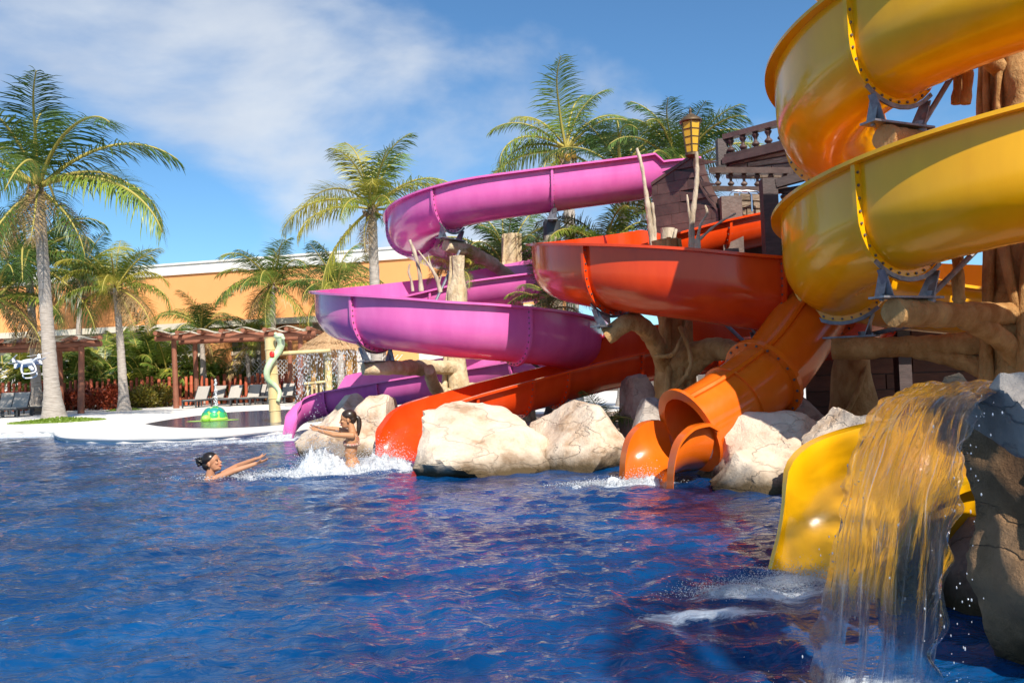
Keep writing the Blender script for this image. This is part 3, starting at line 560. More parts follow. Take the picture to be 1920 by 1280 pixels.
def ship():
    root = thing('pirate_ship', 'dark timber pirate ship with balustrades behind the red slide', 'ship', (4.5, 15, .2))
    Z = Vector((0, 0, 1))
    # hull bulwark with swooping top edge
    A = P(1229, 478, 15.1); B = P(1352, 470, 14.3)
    bl = Vector((A.x, A.y, 2.35)); br = Vector((B.x, B.y, 2.35))
    t = (br-bl); L = t.length; t.normalize(); n = Vector((t.y, -t.x, 0)); n = n if n.y < 0 else -n
    q = lambda u, z: bl+t*u+Z*(z-2.35)
    zl = P(1231, 345, 15.1).z; zm = P(1310, 291, 14.6).z; um = L*.66
    topz = lambda u: zl+(zm-zl)*min(1, u/um)
    rows = 13; zr = [2.35+(zm-2.35)*k/rows for k in range(rows+1)]
    g = random.Random(5)
    for k in range(rows):
        u = -g.uniform(.1, .5)
        while u < L:
            u1 = u+g.uniform(.5, .75); a, c = max(0, u)+.003, min(L, u1)-.003; z0, z1 = zr[k]+.0025, zr[k+1]-.0025
            if c-a > .05:
                cl = lambda uu, z: min(z, (topz(uu) if uu <= um else max(2.35, zm-((uu-um)/(L-um))**.5*(zm-P(1352, 395, 14.3).z)))-.02)
                za, zc = cl(a, z1), cl(c, z1)
                if max(za, zc) > z0+.02:
                    za, zc = max(za, z0+.004), max(zc, z0+.004)
                    mb = MB(); mb.hexa([q(a, z0), q(c, z0), q(c, z0)+n*.04, q(a, z0)+n*.04], [q(a, za), q(c, zc), q(c, zc)+n*.04, q(a, za)+n*.04]); mb.build('plank', 'wood_hull', root, 0)
            u = u1
    # backing and the broad curved capping that sweeps down
    m = 26; us = np.linspace(0, L, m); f = lambda uu: (topz(uu) if uu <= um else zm-((uu-um)/(L-um))**.5*(zm-P(1352, 395, 14.3).z))
    mb = MB(); vs = []
    for uu in us: vs += [q(uu, 2.3)-n*.05, q(uu, f(uu)-.03)-n*.05, q(uu, f(uu)-.03)-n*.002, q(uu, 2.3)-n*.002]
    fs = [(i*4+j, i*4+(j+1) % 4, (i+1)*4+(j+1) % 4, (i+1)*4+j) for i in range(m-1) for j in range(4)]+[(3, 2, 1, 0), tuple((m-1)*4+j for j in range(4))]
    mb.add(vs, fs); mb.build('bulwark', 'wood_dark', root, 25)
    mb = MB(); vs = []
    for uu in us: vs += [q(uu, f(uu)-.028)-n*.40, q(uu, f(uu)+.03)-n*.40, q(uu, f(uu)+.03)+n*.06, q(uu, f(uu)-.028)+n*.06]
    mb.add(vs, fs); mb.build('capping_rail', 'wood_hull', root, 25)
    e = q(L, 2.35); mb = MB(); zt = P(1368, 368, 14.2).z
    mb.box((e.x+.17, e.y-.02, (zt+2.3)/2), (.34, .3, zt-2.3)); mb.build('end_post', 'wood_rail', root, 0)
    # lower balustrade and weathered planks under it
    a = P(1335, 357, 15.2); b_ = P(1486, 360, 14.4)
    balustrade(root, a, b_, P(1410, 318, 14.8).z-P(1410, 356, 14.8).z, 6, 'wood_rail', 'wood_rail', (.2, .1))
    plank_wall(root, P(1376, 402, 14.7), P(1432, 408, 14.5), P(1432, 364, 14.5), P(1376, 362, 14.7), 3, 1.0, 'wood_grey', seed=2)
    plank_wall(root, P(1330, 512, 15.5), P(1475, 520, 15.3), P(1475, 405, 15.3), P(1330, 400, 15.5), 6, .9, 'wood_hull', seed=3)
    # upper deck: panel, trim and sloping balustrade
    bl2, br2 = P(1362, 335, 16.4), P(1508, 335, 15.2); tr2, tl2 = P(1508, 270, 15.2), P(1362, 305, 16.4)
    plank_wall(root, bl2, br2, tr2, tl2, 4, 1.3, 'wood_grey', seed=4)
    mb = MB(); mb.beam(P(1358, 303, 16.3), P(1513, 267, 15.1), .16, .11); mb.build('trim', 'wood_hull', root, 0)
    mb = MB(); mb.beam(P(1504, 335, 15.08), P(1504, 262, 15.08), .13, .13, (0, 1, 0)); mb.build('corner_post', 'wood_grey', root, 0)
    balustrade(root, P(1360, 298, 16.35), P(1530, 257, 15.1), P(1440, 234, 15.7).z-P(1440, 276, 15.7).z, 7, 'wood_hull', 'wood_hull', (.16, .1))
    mb = MB(); p0 = P(1355, 320, 16.4); mb.box((p0.x, p0.y-.02, P(1355, 290, 16.4).z+.03), (.2, .2, P(1355, 262, 16.4).z-P(1355, 312, 16.4).z)); mb.build('newel_post', 'wood_dark', root, 0)
    # wall right of the corner with a pipe-like mast foot
    plank_wall(root, P(1512, 340, 15.6), P(1700, 335, 15.6), P(1700, 255, 15.6), P(1512, 268, 15.6), 4, 1.2, 'wood_grey', seed=9)
    mb = MB(); p0 = P(1540, 330, 14.9); mb.tube([(p0.x, p0.y, p0.z-.7), (p0.x, p0.y, p0.z+.75)], .19, 16); mb.build('mast_foot', 'charcoal', root, 40)
    # dark gangway post with rail
    mb = MB(); mb.beam(P(1449, 520, 13.15), P(1440, 336, 13.15), .23, .2, (0, 1, 0)); mb.build('gangway_post', 'wood_dark', root, 0)
    mb = MB(); mb.beam(P(1455, 345, 13.1), P(1660, 290, 12.6), .13, .13); mb.build('gangway_rail', 'wood_dark', root, 0)
    plank_wall(root, P(1458, 505, 13.3), P(1720, 520, 12.8), P(1720, 420, 12.8), P(1456, 420, 13.3), 5, .9, 'wood_dark', seed=11)
    a = P(1458, 415, 13.25); b_ = P(1600, 392, 12.9)
    balustrade(root, a, b_, .46, 4, 'wood_dark', 'wood_rail', (.1, .06))
    # deck slab and recessed lower wall in shade
    b = MB(); b.hexa([(3.5, 13.3, 2.34), (13, 12.6, 2.34), (13, 18.5, 2.34), (3.5, 18.5, 2.34)], [(3.5, 13.3, 2.44), (13, 12.6, 2.44), (13, 18.5, 2.44), (3.5, 18.5, 2.44)]); b.build('deck_slab', 'wood_dark', root, 0)
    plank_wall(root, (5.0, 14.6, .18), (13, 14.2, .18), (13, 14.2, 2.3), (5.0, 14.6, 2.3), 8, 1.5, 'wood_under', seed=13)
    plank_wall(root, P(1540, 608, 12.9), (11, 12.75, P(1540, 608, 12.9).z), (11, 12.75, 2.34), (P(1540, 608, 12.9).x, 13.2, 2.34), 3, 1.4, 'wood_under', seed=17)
    # posts of the hull going down to the ground
    for x, y in ((3.7, 15.4), (6.2, 13.6), (8.6, 13.4)):
        mb = MB(); mb.box((x, y, 1.26), (.2, .2, 2.15)); mb.build('hull_post', 'wood_dark', root, 0)
    # steel grab rail by the slide start
    mb = MB()
    for dx in (0, .16):
        p = P(1370+dx*110, 398, 14.35); mb.tube([p, p+Vector((0, 0, .3)), p+Vector((.05, 0, .36)), p+Vector((.3, 0, .34)), p+Vector((.36, 0, .28)), p+Vector((.36, 0, .0))], .016, 8)
    mb.build('grab_rail', 'chrome', root)
ship()
def lantern():
    p = P(1298, 295, 14.4); s = 14.4/1600; root = thing('ship_lantern', 'amber glass lantern on the corner of the ship', 'lantern', p)
    h = 58*s; z0 = 8*s; r0, r1 = 12*s, 19*s; n = 6
    mb = MB(); mb.lathe(p, [(9*s, 0), (13*s, 3*s), (13*s, 7*s), (9*s, 9*s)], 12); mb.build('base', 'lantern', root)
    for k in range(n):
        a0, a1 = 2*PI*k/n+.35, 2*PI*(k+1)/n+.35
        pt = lambda a, w, rr=1.: Vector((p.x+(r0+(r1-r0)*w)*rr*math.cos(a), p.y+(r0+(r1-r0)*w)*rr*math.sin(a), p.z+z0+h*w))
        for j in range(4):
            w0, w1 = j/4, (j+1)/4; mb = MB()
            mb.hexa([pt(a0, w0, .93), pt(a1, w0, .93), pt(a1, w0, .97), pt(a0, w0, .97)], [pt(a0, w1, .93), pt(a1, w1, .93), pt(a1, w1, .97), pt(a0, w1, .97)]); mb.build('pane', 'amber', root, 0)
        mb = MB(); mb.tube([pt(a0, 0), pt(a0, 1)], 1.1*s, 6)
        mb.build('corner_bar', 'lantern', root)
        for j in range(5): mb = MB(); mb.tube([pt(a0, j/4), pt(a1, j/4)], .9*s, 6); mb.build('cross_bar', 'lantern', root)
    mb = MB(); mb.lathe(p+Vector((0, 0, z0+h)), [(20*s, -1*s), (22*s, 1*s), (21*s, 4*s), (14*s, 10*s), (9*s, 12*s), (7*s, 15*s), (3*s, 16*s), (2.4*s, 20*s), (3.2*s, 22*s), (.5*s, 28*s)], 12); mb.build('cap', 'lantern', root)
lantern()
# ------------------------------------------------------------------ sculpted support trees
def bend(pts, step=.08): return [tuple(p) for p in catmull([tuple(p) for p in pts], step)[:, :3]]
def support_tree(label, base, h, r0, r1, arms, vines=6, seed=1, m='bark', lean=(0, 0)):
    base = Vector(base); root = thing('support_tree', label, 'support tree', base, 'sculpted trees that carry the slides'); g = random.Random(seed)
    pts = [base+Vector((lean[0]*w+.05*math.sin(w*5+seed), lean[1]*w+.05*math.cos(w*4+seed), -.1+(h+.1)*w)) for w in np.linspace(0, 1, 14)]
    rad = [r1+(r0-r1)*(1-w)**2.2+.06*math.exp(-((w-.72)/.12)**2) for w in np.linspace(0, 1, 14)]
    mb = MB(); mb.tube(bend(pts, .07), list(np.interp(np.linspace(0, 1, len(bend(pts, .07))), np.linspace(0, 1, 14), rad)), 28, .35, seed, ridge=.11); mb.build('trunk', m, root, 60)
    for path, ra, rb in arms:
        pb = bend(path, .06); mb = MB(); k = len(pb)
        mb.tube(pb, [ra+(rb-ra)*i/(k-1)+.006*math.sin(i*2.1) for i in range(k)], 18, .2, seed+3, ridge=.06); mb.build('branch', m, root, 60)
    for k in range(vines):
        a0 = g.uniform(0, 6.28); tw = g.uniform(-1.6, 1.6); ph = []
        for w in np.linspace(0, 1, 9):
            i = w*13; rr = np.interp(i, range(14), rad)+.025; c = np.interp(i, range(14), [p.x for p in pts]), np.interp(i, range(14), [p.y for p in pts]), np.interp(i, range(14), [p.z for p in pts])
            a = a0+tw*w+.2*math.sin(w*7+k); ph.append((c[0]+rr*math.cos(a), c[1]+rr*math.sin(a), c[2]))
        ph = bend(ph, .08); mb = MB(); mb.tube(ph, [g.uniform(.03, .05)*(1.5-.9*i/len(ph)) for i in range(len(ph))] if False else [(.062-.03*i/len(ph)) for i in range(len(ph))], 8, .3, k); mb.build('aerial_root', m, root, 60)
    return root
def near_idx(XYZ, p):
    return int(np.argmin(np.linalg.norm(XYZ-np.array(p), axis=1)))
def cr_at(root, SX, k, drop=.24): X, T, S, U, cuts = SX; return cradle(root, X, T, S, U, cuts[k], drop)
# brackets at the visible joints; each carries an arm of a tree
def joints_near(SX, tests):
    X, T, S, U, cuts = SX; out = []
    for p in tests:
        out.append(min(cuts[1:-1], key=lambda c: np.linalg.norm(X[c]-np.array(p))))
    return out
def br(root, SX, c, drop=.24): X, T, S, U, _ = SX; return cradle(root, X, T, S, U, c, drop)
V = Vector
# purple tree
jc = joints_near(PX, [(-2.55, 13.8, 1.65), (-1, 17, 2.5), (.9, 14.4, 1.3)])
b1, b2, b3 = [br(purple, PX, c) for c in jc]
tb = V((-.95, 15.0, .2))
support_tree('tan sculpted tree holding up the purple slide', tb, 3.1, .26, .115, [
    ([b1+V((-.22, -.1, -.1)), b1+V((.3, .2, -.1)), tb+V((-.5, -.45, b1.z-.3)), tb+V((0, 0, b1.z-.3))], .10, .14),
    ([tb+V((0, 0, .55)), tb+V((-.35, -.3, .75)), b1+V((.75, .5, -.14))], .14, .09),
    ([b2+V((0, 0, -.1)), tb+V((0, .9, 1.75)), tb+V((0, .1, 1.4))], .09, .12),
    ([tb+V((0, 0, .7)), tb+V((.45, -.1, .72)), b3+V((0, 0, -.1))], .13, .09),
    ([tb+V((.1, 0, .35)), tb+V((.7, .4, .45)), tb+V((1.2, .5, .5))], .11, .07)], 3, 3, 'bark_pale')
# upper purple supports
jc = joints_near(PX, [(-.9, 15.95, 4.0), (2.62, 15.83, 4.4), (-1.6, 18.8, 3.6)])
b1, b2, b3 = [br(purple, PX, c, .22) for c in jc]
tb = V((.05, 17.7, .2))
support_tree('pale sculpted tree among the palms under the upper purple turn', tb, 3.9, .28, .15, [
    ([b1+V((-.1, 0, -.1)), b1+V((.35, .5, -.16)), tb+V((-.1, -.3, b1.z-.75)), tb+V((0, 0, b1.z-.9))], .11, .14),
    ([b3+V((0, 0, -.1)), tb+V((-.7, .4, 2.9)), tb+V((0, 0, 2.7))], .09, .12)], 5, 8, 'bark_pale')
pst = thing('slide_post', 'striped round post under the start of the purple slide', 'post', (b2.x, b2.y, .2))
mb = MB(); mb.tube([(b2.x, b2.y, .1), (b2.x, b2.y, b2.z-.2)], .15, 16, .1); mb.build('shaft', 'drift', pst)
mb = MB(); mb.tube([(b2.x, b2.y, b2.z-.24), (b2.x, b2.y, b2.z+.02)], .16, 16); mb.build('steel_cap', 'charcoal', pst)
# red tree
jc = joints_near(RX, [(1.2, 11.2, 1.75), (3.9, 10.7, 1.35), (1.2, 13.75, .8)])
b1, b2, b3 = [br(red, RX, c) for c in jc]
tb = P(1262, 762, 11.7); tb.z = .2
def at_(px, py, d): return P(px, py, d)
support_tree('thick brown sculpted tree holding the red bowl', tb, 2.75, .36, .16, [
    ([b1+V((-.12, -.05, -.11)), at_(1180, 604, 10.9), at_(1215, 622, 11.2), at_(1236, 660, 11.5), at_(1248, 690, 11.7)], .115, .12),
    ([at_(1260, 690, 11.7), at_(1300, 662, 11.5), at_(1345, 655, 11.2), b2+V((-.12, -.05, -.11))], .17, .10),
    ([at_(1262, 722, 11.7), at_(1302, 690, 11.5), at_(1335, 664, 11.3)], .12, .08),
    ([at_(1255, 700, 11.7), at_(1262, 640, 11.9), at_(1268, 600, 12.1), at_(1262, 560, 12.2)], .16, .1),
    ([at_(1228, 668, 11.4), at_(1262, 664, 11.2), at_(1275, 640, 11.2), at_(1290, 600, 11.4)], .03, .022),
    ([at_(1275, 612, 11.2), at_(1292, 655, 11.1), at_(1294, 690, 11.1), at_(1270, 725, 11.2), at_(1245, 770, 11.3)], .028, .035)], 5, 5)
for px, py0, py1, d, r in ((1304, 660, 590, 12.6, .055), (1276, 650, 585, 12.4, .07), (1340, 700, 600, 13.0, .05)):
    pass
mb = MB(); p = W(1170, 800, .2); 
# low steel stand of the red run-out
st = thing('slide_stand', 'short black steel stand under the red run-out by the rocks', 'stand', (b3.x, b3.y, .2))
mb = MB(); mb.box((b3.x, b3.y, (.1+b3.z)/2), (.14, .14, b3.z-.1)); mb.build('post', 'charcoal', st, 0)
mb = MB(); mb.box((b3.x, b3.y, b3.z-.06), (.36, .2, .03)); mb.build('head_plate', 'charcoal', st, 0)
# yellow tree
Xy, Ty, Sy, Uy, cy_ = YX
jc = joints_near(YX, [(3.7, 7.0, 3.7), (3.7, 7.0, 2.1), (3.75, 9.3, 1.75)])
b1, b2, b3 = [br(yellow, YX, c, .26) for c in jc]
tb = V((5.05, 8.25, .2))
def arm(b_, z, knee=.35): return [b_+V((-.18, -.12, -.12)), b_.lerp(tb, .45)*1 + V((0, 0, 0)) if False else V((b_.x*.55+tb.x*.45, b_.y*.55+tb.y*.45, b_.z-.13)), V((tb.x, tb.y, b_.z-.12))]
arms = []
for b_ in (b1, b2, b3):
    arms.append((arm(b_, 0), .108, .12))
    arms.append(([V((b_.x*.6+tb.x*.4, b_.y*.6+tb.y*.4, b_.z-.17)), V((b_.x*.3+tb.x*.7, b_.y*.3+tb.y*.7, b_.z-.34)), V((tb.x-.05, tb.y-.05, b_.z-.75))], .085, .12))
for k, (z, a, l) in enumerate(((4.3, 2.6, .7), (4.0, 3.6, .8), (4.5, .6, .9), (3.3, 3.3, .6))):
    arms.append(([V((tb.x, tb.y, z-.25)), V((tb.x+l*.5*math.cos(a), tb.y-l*.5*abs(math.sin(a)), z)), V((tb.x+l*math.cos(a), tb.y-l*abs(math.sin(a)), z+.1))], .1, .06))
for px, d in ((1795, 7.75), (1812, 7.6)):
    arms.append(([P(px-2, 195, d), P(px+3, 140, d), P(px-4, 95, d), P(px+6, 60, d)], .045, .06))
arms.append(([P(1796, 505, 7.7), P(1798, 560, 7.7), P(1795, 470, 7.8)][::-1], .05, .06))
support_tree('massive ochre sculpted tree at the heart of the yellow spiral', tb, 4.6, .48, .30, arms, 10, 11)
def strut(name_root, a, b_):
    mb = MB(); mb.tube([a, b_], .026, 8); mb.tube([V(a)-V((0, 0, .05)), V(a)+V((0, 0, .05))], .05, 8); mb.build('steel_strut', 'steel', name_root)
strut(yellow, b1+V((.25, .1, .02)), P(1812, 98, 7.7)); strut(yellow, b2+V((.25, .1, .02)), P(1830, 470, 7.7)); strut(yellow, b3+V((.25, .1, .02)), P(1800, 590, 8.2))
strut(purple, P(800, 600, 15.0), P(862, 470, 15.6)); strut(red, P(1400, 645, 11.0), P(1310, 560, 11.6)); strut(purple, P(960, 655, 14.2), P(1012, 690, 14.9))
# small post foot under the tube
def stump(label, px, py, d, h, r0, r1, seed):
    p = P(px, py, d); p.z = .18; root = thing('sculpted_stump', label, 'stump', p); mb = MB(); k = 10
    mb.tube([(p.x+.03*math.sin(i), p.y, p.z+h*i/(k-1)) for i in range(k)], [r1+(r0-r1)*(1-i/(k-1))**1.3 for i in range(k)], 16, .25, seed); mb.build('trunk', 'bark', root, 60)
    mb = MB(); mb.tube(bend([(p.x-.9*r0, p.y-.3*r0, p.z), (p.x-.2*r0, p.y-r0*.8, p.z+h*.4), (p.x+r1, p.y-r1*.6, p.z+h*.75), (p.x+r1*.6, p.y, p.z+h)]), .035, 8, .2); mb.build('aerial_root', 'bark', root, 60)
stump('flared brown stump in the shade right of the orange tube', 1602, 740, 11.9, 1.55, .40, .17, 4)
# ------------------------------------------------------------------ driftwood poles between the slides
def driftwood(label, stems, seed):
    p0 = V(stems[0][0][0]); root = thing('driftwood_pole', label, 'driftwood', p0, 'bare branches standing between the slides')
    for k, (pts, r0, r1) in enumerate(stems):
        pb = bend(pts, .05); mb = MB(); mb.tube(pb, [r0+(r1-r0)*i/(len(pb)-1)+.004*math.sin(i*1.7) for i in range(len(pb))], 9, .3, seed+k); mb.build('stem', 'drift', root, 60)
def px_path(d, *pts): return [P(x, y, d) for x, y in pts]
driftwood('knobbly branch left of the purple inner turn', [(px_path(14.6, (774, 546), (771, 525), (766, 510), (768, 495)), .030, .022)], 1)
driftwood('forked pale branch rising out of the purple loop', [(px_path(14.5, (790, 546), (787, 515), (782, 490), (774, 465), (768, 450)), .045, .026), (px_path(14.5, (785, 500), (776, 480), (772, 478)), .02, .012)], 2)
driftwood('thin silver twig with two forks above the purple loop', [(px_path(14.3, (826, 548), (818, 520), (808, 502), (784, 470)), .036, .016), (px_path(14.3, (808, 502), (803, 478)), .016, .010), (px_path(14.3, (822, 535), (828, 515)), .016, .010)], 3)
driftwood('tall bent pole beside the striped post', [(px_path(13.4, (1224, 462), (1218, 410), (1211, 360), (1203, 310), (1194, 278)), .05, .022), (px_path(13.4, (1229, 462), (1227, 420), (1223, 380)), .035, .02)], 5)
driftwood('long upright pole in front of the lantern', [(px_path(13.3, (1298, 465), (1297, 420), (1303, 370), (1307, 330), (1306, 285)), .055, .026), (px_path(13.3, (1296, 430), (1291, 390), (1288, 365)), .022, .014)], 6)
driftwood('white forked stick leaning over the red slide', [(px_path(13.2, (1307, 468), (1308, 448)), .06, .05), (px_path(13.2, (1308, 450), (1314, 420), (1326, 400), (1322, 385)), .028, .016), (px_path(13.2, (1310, 450), (1345, 420), (1380, 400)), .026, .012)], 7)
def log_stub(label, px, py0, py1, d, r, extra=()):
    a, b_ = P(px, py0, d), P(px, py1, d); root = thing('cut_log', label, 'log', a); mb = MB()
    mb.tube([a, a.lerp(b_, .5), b_], [r, r*.97, r*.94], 16, .12, px); mb.build('log', 'drift', root, 40)
    for k, (x0, y0, x1, y1) in enumerate(extra):
        mb = MB(); mb.tube(bend([P(x0, y0, d-r*1.0), P((x0+x1)/2-3, (y0+y1)/2, d-r*1.25), P(x1, y1, d-r*1.0)]), .028, 8, .3, k); mb.build('aerial_root', 'drift', root, 60)
#log_stub('square cut pale trunk above the purple loop', 870, 560, 488, 14.0, .115, ((846, 548, 862, 492), (882, 492, 900, 552), (866, 492, 874, 540)))
log_stub('short cut log standing behind the red bowl', 1252, 470, 428, 13.6, .125, ((1266, 468, 1268, 430),))
# ------------------------------------------------------------------ rocks
def rock_mesh(size, seed, facets=16, sub=5, rough=.10, squash=0.):
    g = random.Random(seed); bm = bmesh.new(); bmesh.ops.create_icosphere(bm, subdivisions=sub, radius=1)
    planes = []
    for _ in range(facets):
        n = Vector((g.gauss(0, 1), g.gauss(0, 1), g.gauss(0, .8))).normalized(); planes.append((n, g.uniform(.68, 1.08)))
    off = Vector((seed*3.7, seed*1.3, 0))
    for v in bm.verts:
        d = v.co.normalized(); r = (abs(d.x)**5+abs(d.y)**5+abs(d.z)**5)**(-1/5)
        for n, h in planes:
            c = d.dot(n)
            if c > .01: r = min(r, h/c)
        q = d*r; s = Vector((q.x*size[0], q.y*size[1], q.z*size[2]))
        k = mnoise.fractal(s*1.1+off, .9, 2.1, 5)*rough + abs(mnoise.noise(s*2.6+off*2))*-.07+mnoise.ridged_multi_fractal(s*.9+off, .9, 2.2, 4, 1, 2)*.035
        v.co = s + d*k*min(1.2, max(size)/1.0)
    return bm
def rock(label, px0, px1, ytop, ybase, seed, m='rock', depth=None, d=None, cat='rock', facets=16, z0=-.12, group='boulders along the pool edge', slope=0.):
    d = d or 1840/(ybase-(704-(((px0+px1)/2)-960)*.033))
    w = (px1-px0)/F*d; zt = P((px0+px1)/2, ytop, d).z; dp = depth or w*.6
    h = (zt-z0); bm = rock_mesh((w/2*1.14, dp/2*1.14, h*.72), seed, facets)
    cx = P((px0+px1)/2, 700, d).x; cy = d+dp*.42
    xs = [v.co.z for v in bm.verts]; top = max(xs); sx = max(abs(v.co.x) for v in bm.verts)
    for v in bm.verts: v.co.z = v.co.z+(zt-.2*h)-top+.2*h; v.co.x *= (w/2)/sx; v.co.z += slope*(v.co.x/(w/2))*.5*h*max(0, min(1, v.co.z/zt)) if zt > 0 else 0
    for v in bm.verts:      # the foot spreads instead of undercutting
        lim = .42*zt+.1
        if v.co.z < lim: k = min(1., (lim-v.co.z)/max(.2, lim)); v.co.x *= 1+.16*k; v.co.y *= 1+.34*k
        if v.co.z < z0-.15: v.co.z = z0-.15
    me = bpy.data.meshes.new('boulder'); bm.to_mesh(me); bm.free()
    for p in me.polygons: p.use_smooth = True
    me.set_sharp_from_angle(angle=R(28)); me.materials.append(M[m])
    o = bpy.data.objects.new('boulder', me); C.objects.link(o); o.location = (cx, cy, 0); return tag(o, label, cat, group)
rock('tall cream boulder between the purple and red slide ends', 553, 690, 742, 848, 4, depth=1.4, facets=20, slope=.10)
rock('cream boulder tucked against the red slide end', 640, 748, 740, 852, 10, depth=1.6, facets=18)
rock('long low cream slab right of the red slide end', 764, 1045, 760, 886, 12, depth=1.6, facets=24, slope=-.34)
rock('sunlit whitish slab in the middle of the pool edge', 992, 1200, 752, 876, 15, depth=1.5, facets=24, slope=-.12)
rock('grey topped boulder squeezed behind the orange mouth', 1170, 1250, 746, 860, 21, 'rock_grey', d=10.4, depth=.8, facets=18)
rock('broad pinkish slab right of the orange tube', 1325, 1610, 773, 908, 24, 'rock', depth=1.5, facets=24)
rock('small tide-stained boulder in front of the pinkish slab', 1345, 1490, 840, 918, 27, 'rock', depth=.6, facets=18)
rock('pale boulder showing above the yellow run-out', 1515, 1740, 767, 900, 30, 'rock', d=6.9, depth=1.0, facets=20)
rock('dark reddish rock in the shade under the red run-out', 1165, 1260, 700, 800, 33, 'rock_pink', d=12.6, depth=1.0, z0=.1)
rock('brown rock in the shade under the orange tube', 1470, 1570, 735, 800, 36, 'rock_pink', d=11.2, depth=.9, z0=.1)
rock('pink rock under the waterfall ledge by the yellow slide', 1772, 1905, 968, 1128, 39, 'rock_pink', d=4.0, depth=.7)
# the big dark ledge on the right: an overhanging block with a flat wet top
def ledge():
    d = 2.75; zt = .98
    bm = rock_mesh((.95, .75, .98), 44, 22, 6, .09)
    for v in bm.verts:
        x, y, z = v.co; t = max(0., min(1., (z+.9)/1.8))
        v.co.x = x - .20*t**2+.34*(1-t)               # belly hangs over the water
        v.co.z = min(z, .66+.035*mnoise.noise(Vector((x*2.2, y*2.2, 3.)))+.05*max(0, y))
    top = max(v.co.z for v in bm.verts)
    me = bpy.data.meshes.new('waterfall_rock'); bm.to_mesh(me); bm.free()
    for p in me.polygons: p.use_smooth = True
    me.set_sharp_from_angle(angle=R(50)); me.materials.append(M['rock_dark'])
    o = bpy.data.objects.new('waterfall_rock', me); C.objects.link(o); o.location = (2.40, 3.2, zt-.02-top); tag(o, 'big dark overhanging rock that the waterfall pours from', 'rock')
    return zt
ZL = ledge()
rock('rounded grey stone sitting on top of the waterfall rock', 1885, 2010, 696, 760, 51, 'rock_grey', d=2.75, depth=.35, z0=.9)
rock('small wet brown stone at the back of the waterfall lip', 1778, 1850, 698, 735, 53, 'rock_dark', d=3.55, depth=.25, z0=.85)
def waterfall():
    "sheet that leaves the lip and drops in a parabola towards the camera-left"
    nu, nv = 90, 170; vs = []; uv = []
    L0, L1 = P(1668, 742, 3.02), P(1868, 738, 2.78)
    for j in range(nv):
        w = j/(nv-1)
        for i in range(nu):
            u = i/(nu-1); lip = L0.lerp(L1, u)
            if w < .16:       # film running over the top of the rock
                k = 1-w/.16; p = lip+Vector((.30*k, .36*k, .055*k-.02*k*k)) + Vector((0, 0, .012*mnoise.noise(Vector((u*6, w*30, 0)))))
            else:
                t = (w-.16)/.84; fall = t**1.55; H_ = lip.z+.12
                out = .36*math.sqrt(max(fall, 0))*(1-.2*u)
                p = lip+Vector((-out*1.15, -out*.42, -H_*fall))
                # the sheet narrows, tears and ripples as it falls
                cxm = (L0.x+L1.x)/2-out*.95; p.x += (cxm-p.x)*(.06*t)+.012*mnoise.noise(Vector((u*7, t*5, 4)))*(.3+t)
                p.y += .07*mnoise.noise(Vector((u*6, t*3.2, 1.)))*(.25+t)+.022*mnoise.noise(Vector((u*17, t*8, 7.)))
                if u < .04 or u > .96: p.x += .02*mnoise.noise(Vector((u*3, t*16, 9)))*(1+2*t)
            vs.append(p); uv.append((u, w))
    fs = []
    for j in range(nv-1):
        for i in range(nu-1):
            u, w = (i+.5)/nu, (j+.5)/nv
            if w > .5 and mnoise.noise(Vector((u*9, w*5.5, 21.)))+.9*(w-.5)*mnoise.noise(Vector((u*22, w*7, 5))) >.58-.3*(w-.5): continue
            if w > .74 and .40 < u < .47+.10*mnoise.noise(Vector((0, w*12, 2))): continue
            fs.append((j*nu+i, (j+1)*nu+i, (j+1)*nu+i+1, j*nu+i+1))
    root = thing('waterfall', 'clear sheet of water pouring off the dark rock', 'waterfall', (L0.x, L0.y, 0))
    b = MB(); b.add(vs, fs); b.uv = uv; b.build('water_sheet', 'fall', root, 180)
    # loose drops along the edges
    g = random.Random(3); b = MB()
    for _ in range(150):
        t = g.random()**.6; fall = t**1.55; e = g.choice((0, 1, 1)) if g.random() < .8 else g.random(); lip = L0.lerp(L1, e); out = .36*math.sqrt(fall)*(1-.2*e)
        p = lip+Vector((-out*.95+g.gauss(0, .016+.03*t), -out*.42+g.gauss(0, .04), -(lip.z+.05)*fall+g.gauss(0, .02)))
        r = g.uniform(.0012, .0032); b.ball(p, (r, r, r*g.uniform(1, 2.4)), 6, 4)
    tag(b.build('drops', 'fall_drop', root, 180), kind='stuff')
M['fall_drop'] = mat('water drop', (.6, .66, .74), .05, spec=1.0); 
def glassy(m, f=.75):
    N = m.node_tree.nodes; L = m.node_tree.links; t = N.new('ShaderNodeBsdfTransparent'); x = N.new('ShaderNodeMixShader'); x.inputs[0].default_value = f
    L.new(N['Principled BSDF'].outputs[0], x.inputs[1]); L.new(t.outputs[0], x.inputs[2]); L.new(x.outputs[0], N['Material Output'].inputs[0])
glassy(M['fall_drop'], .45)
waterfall()
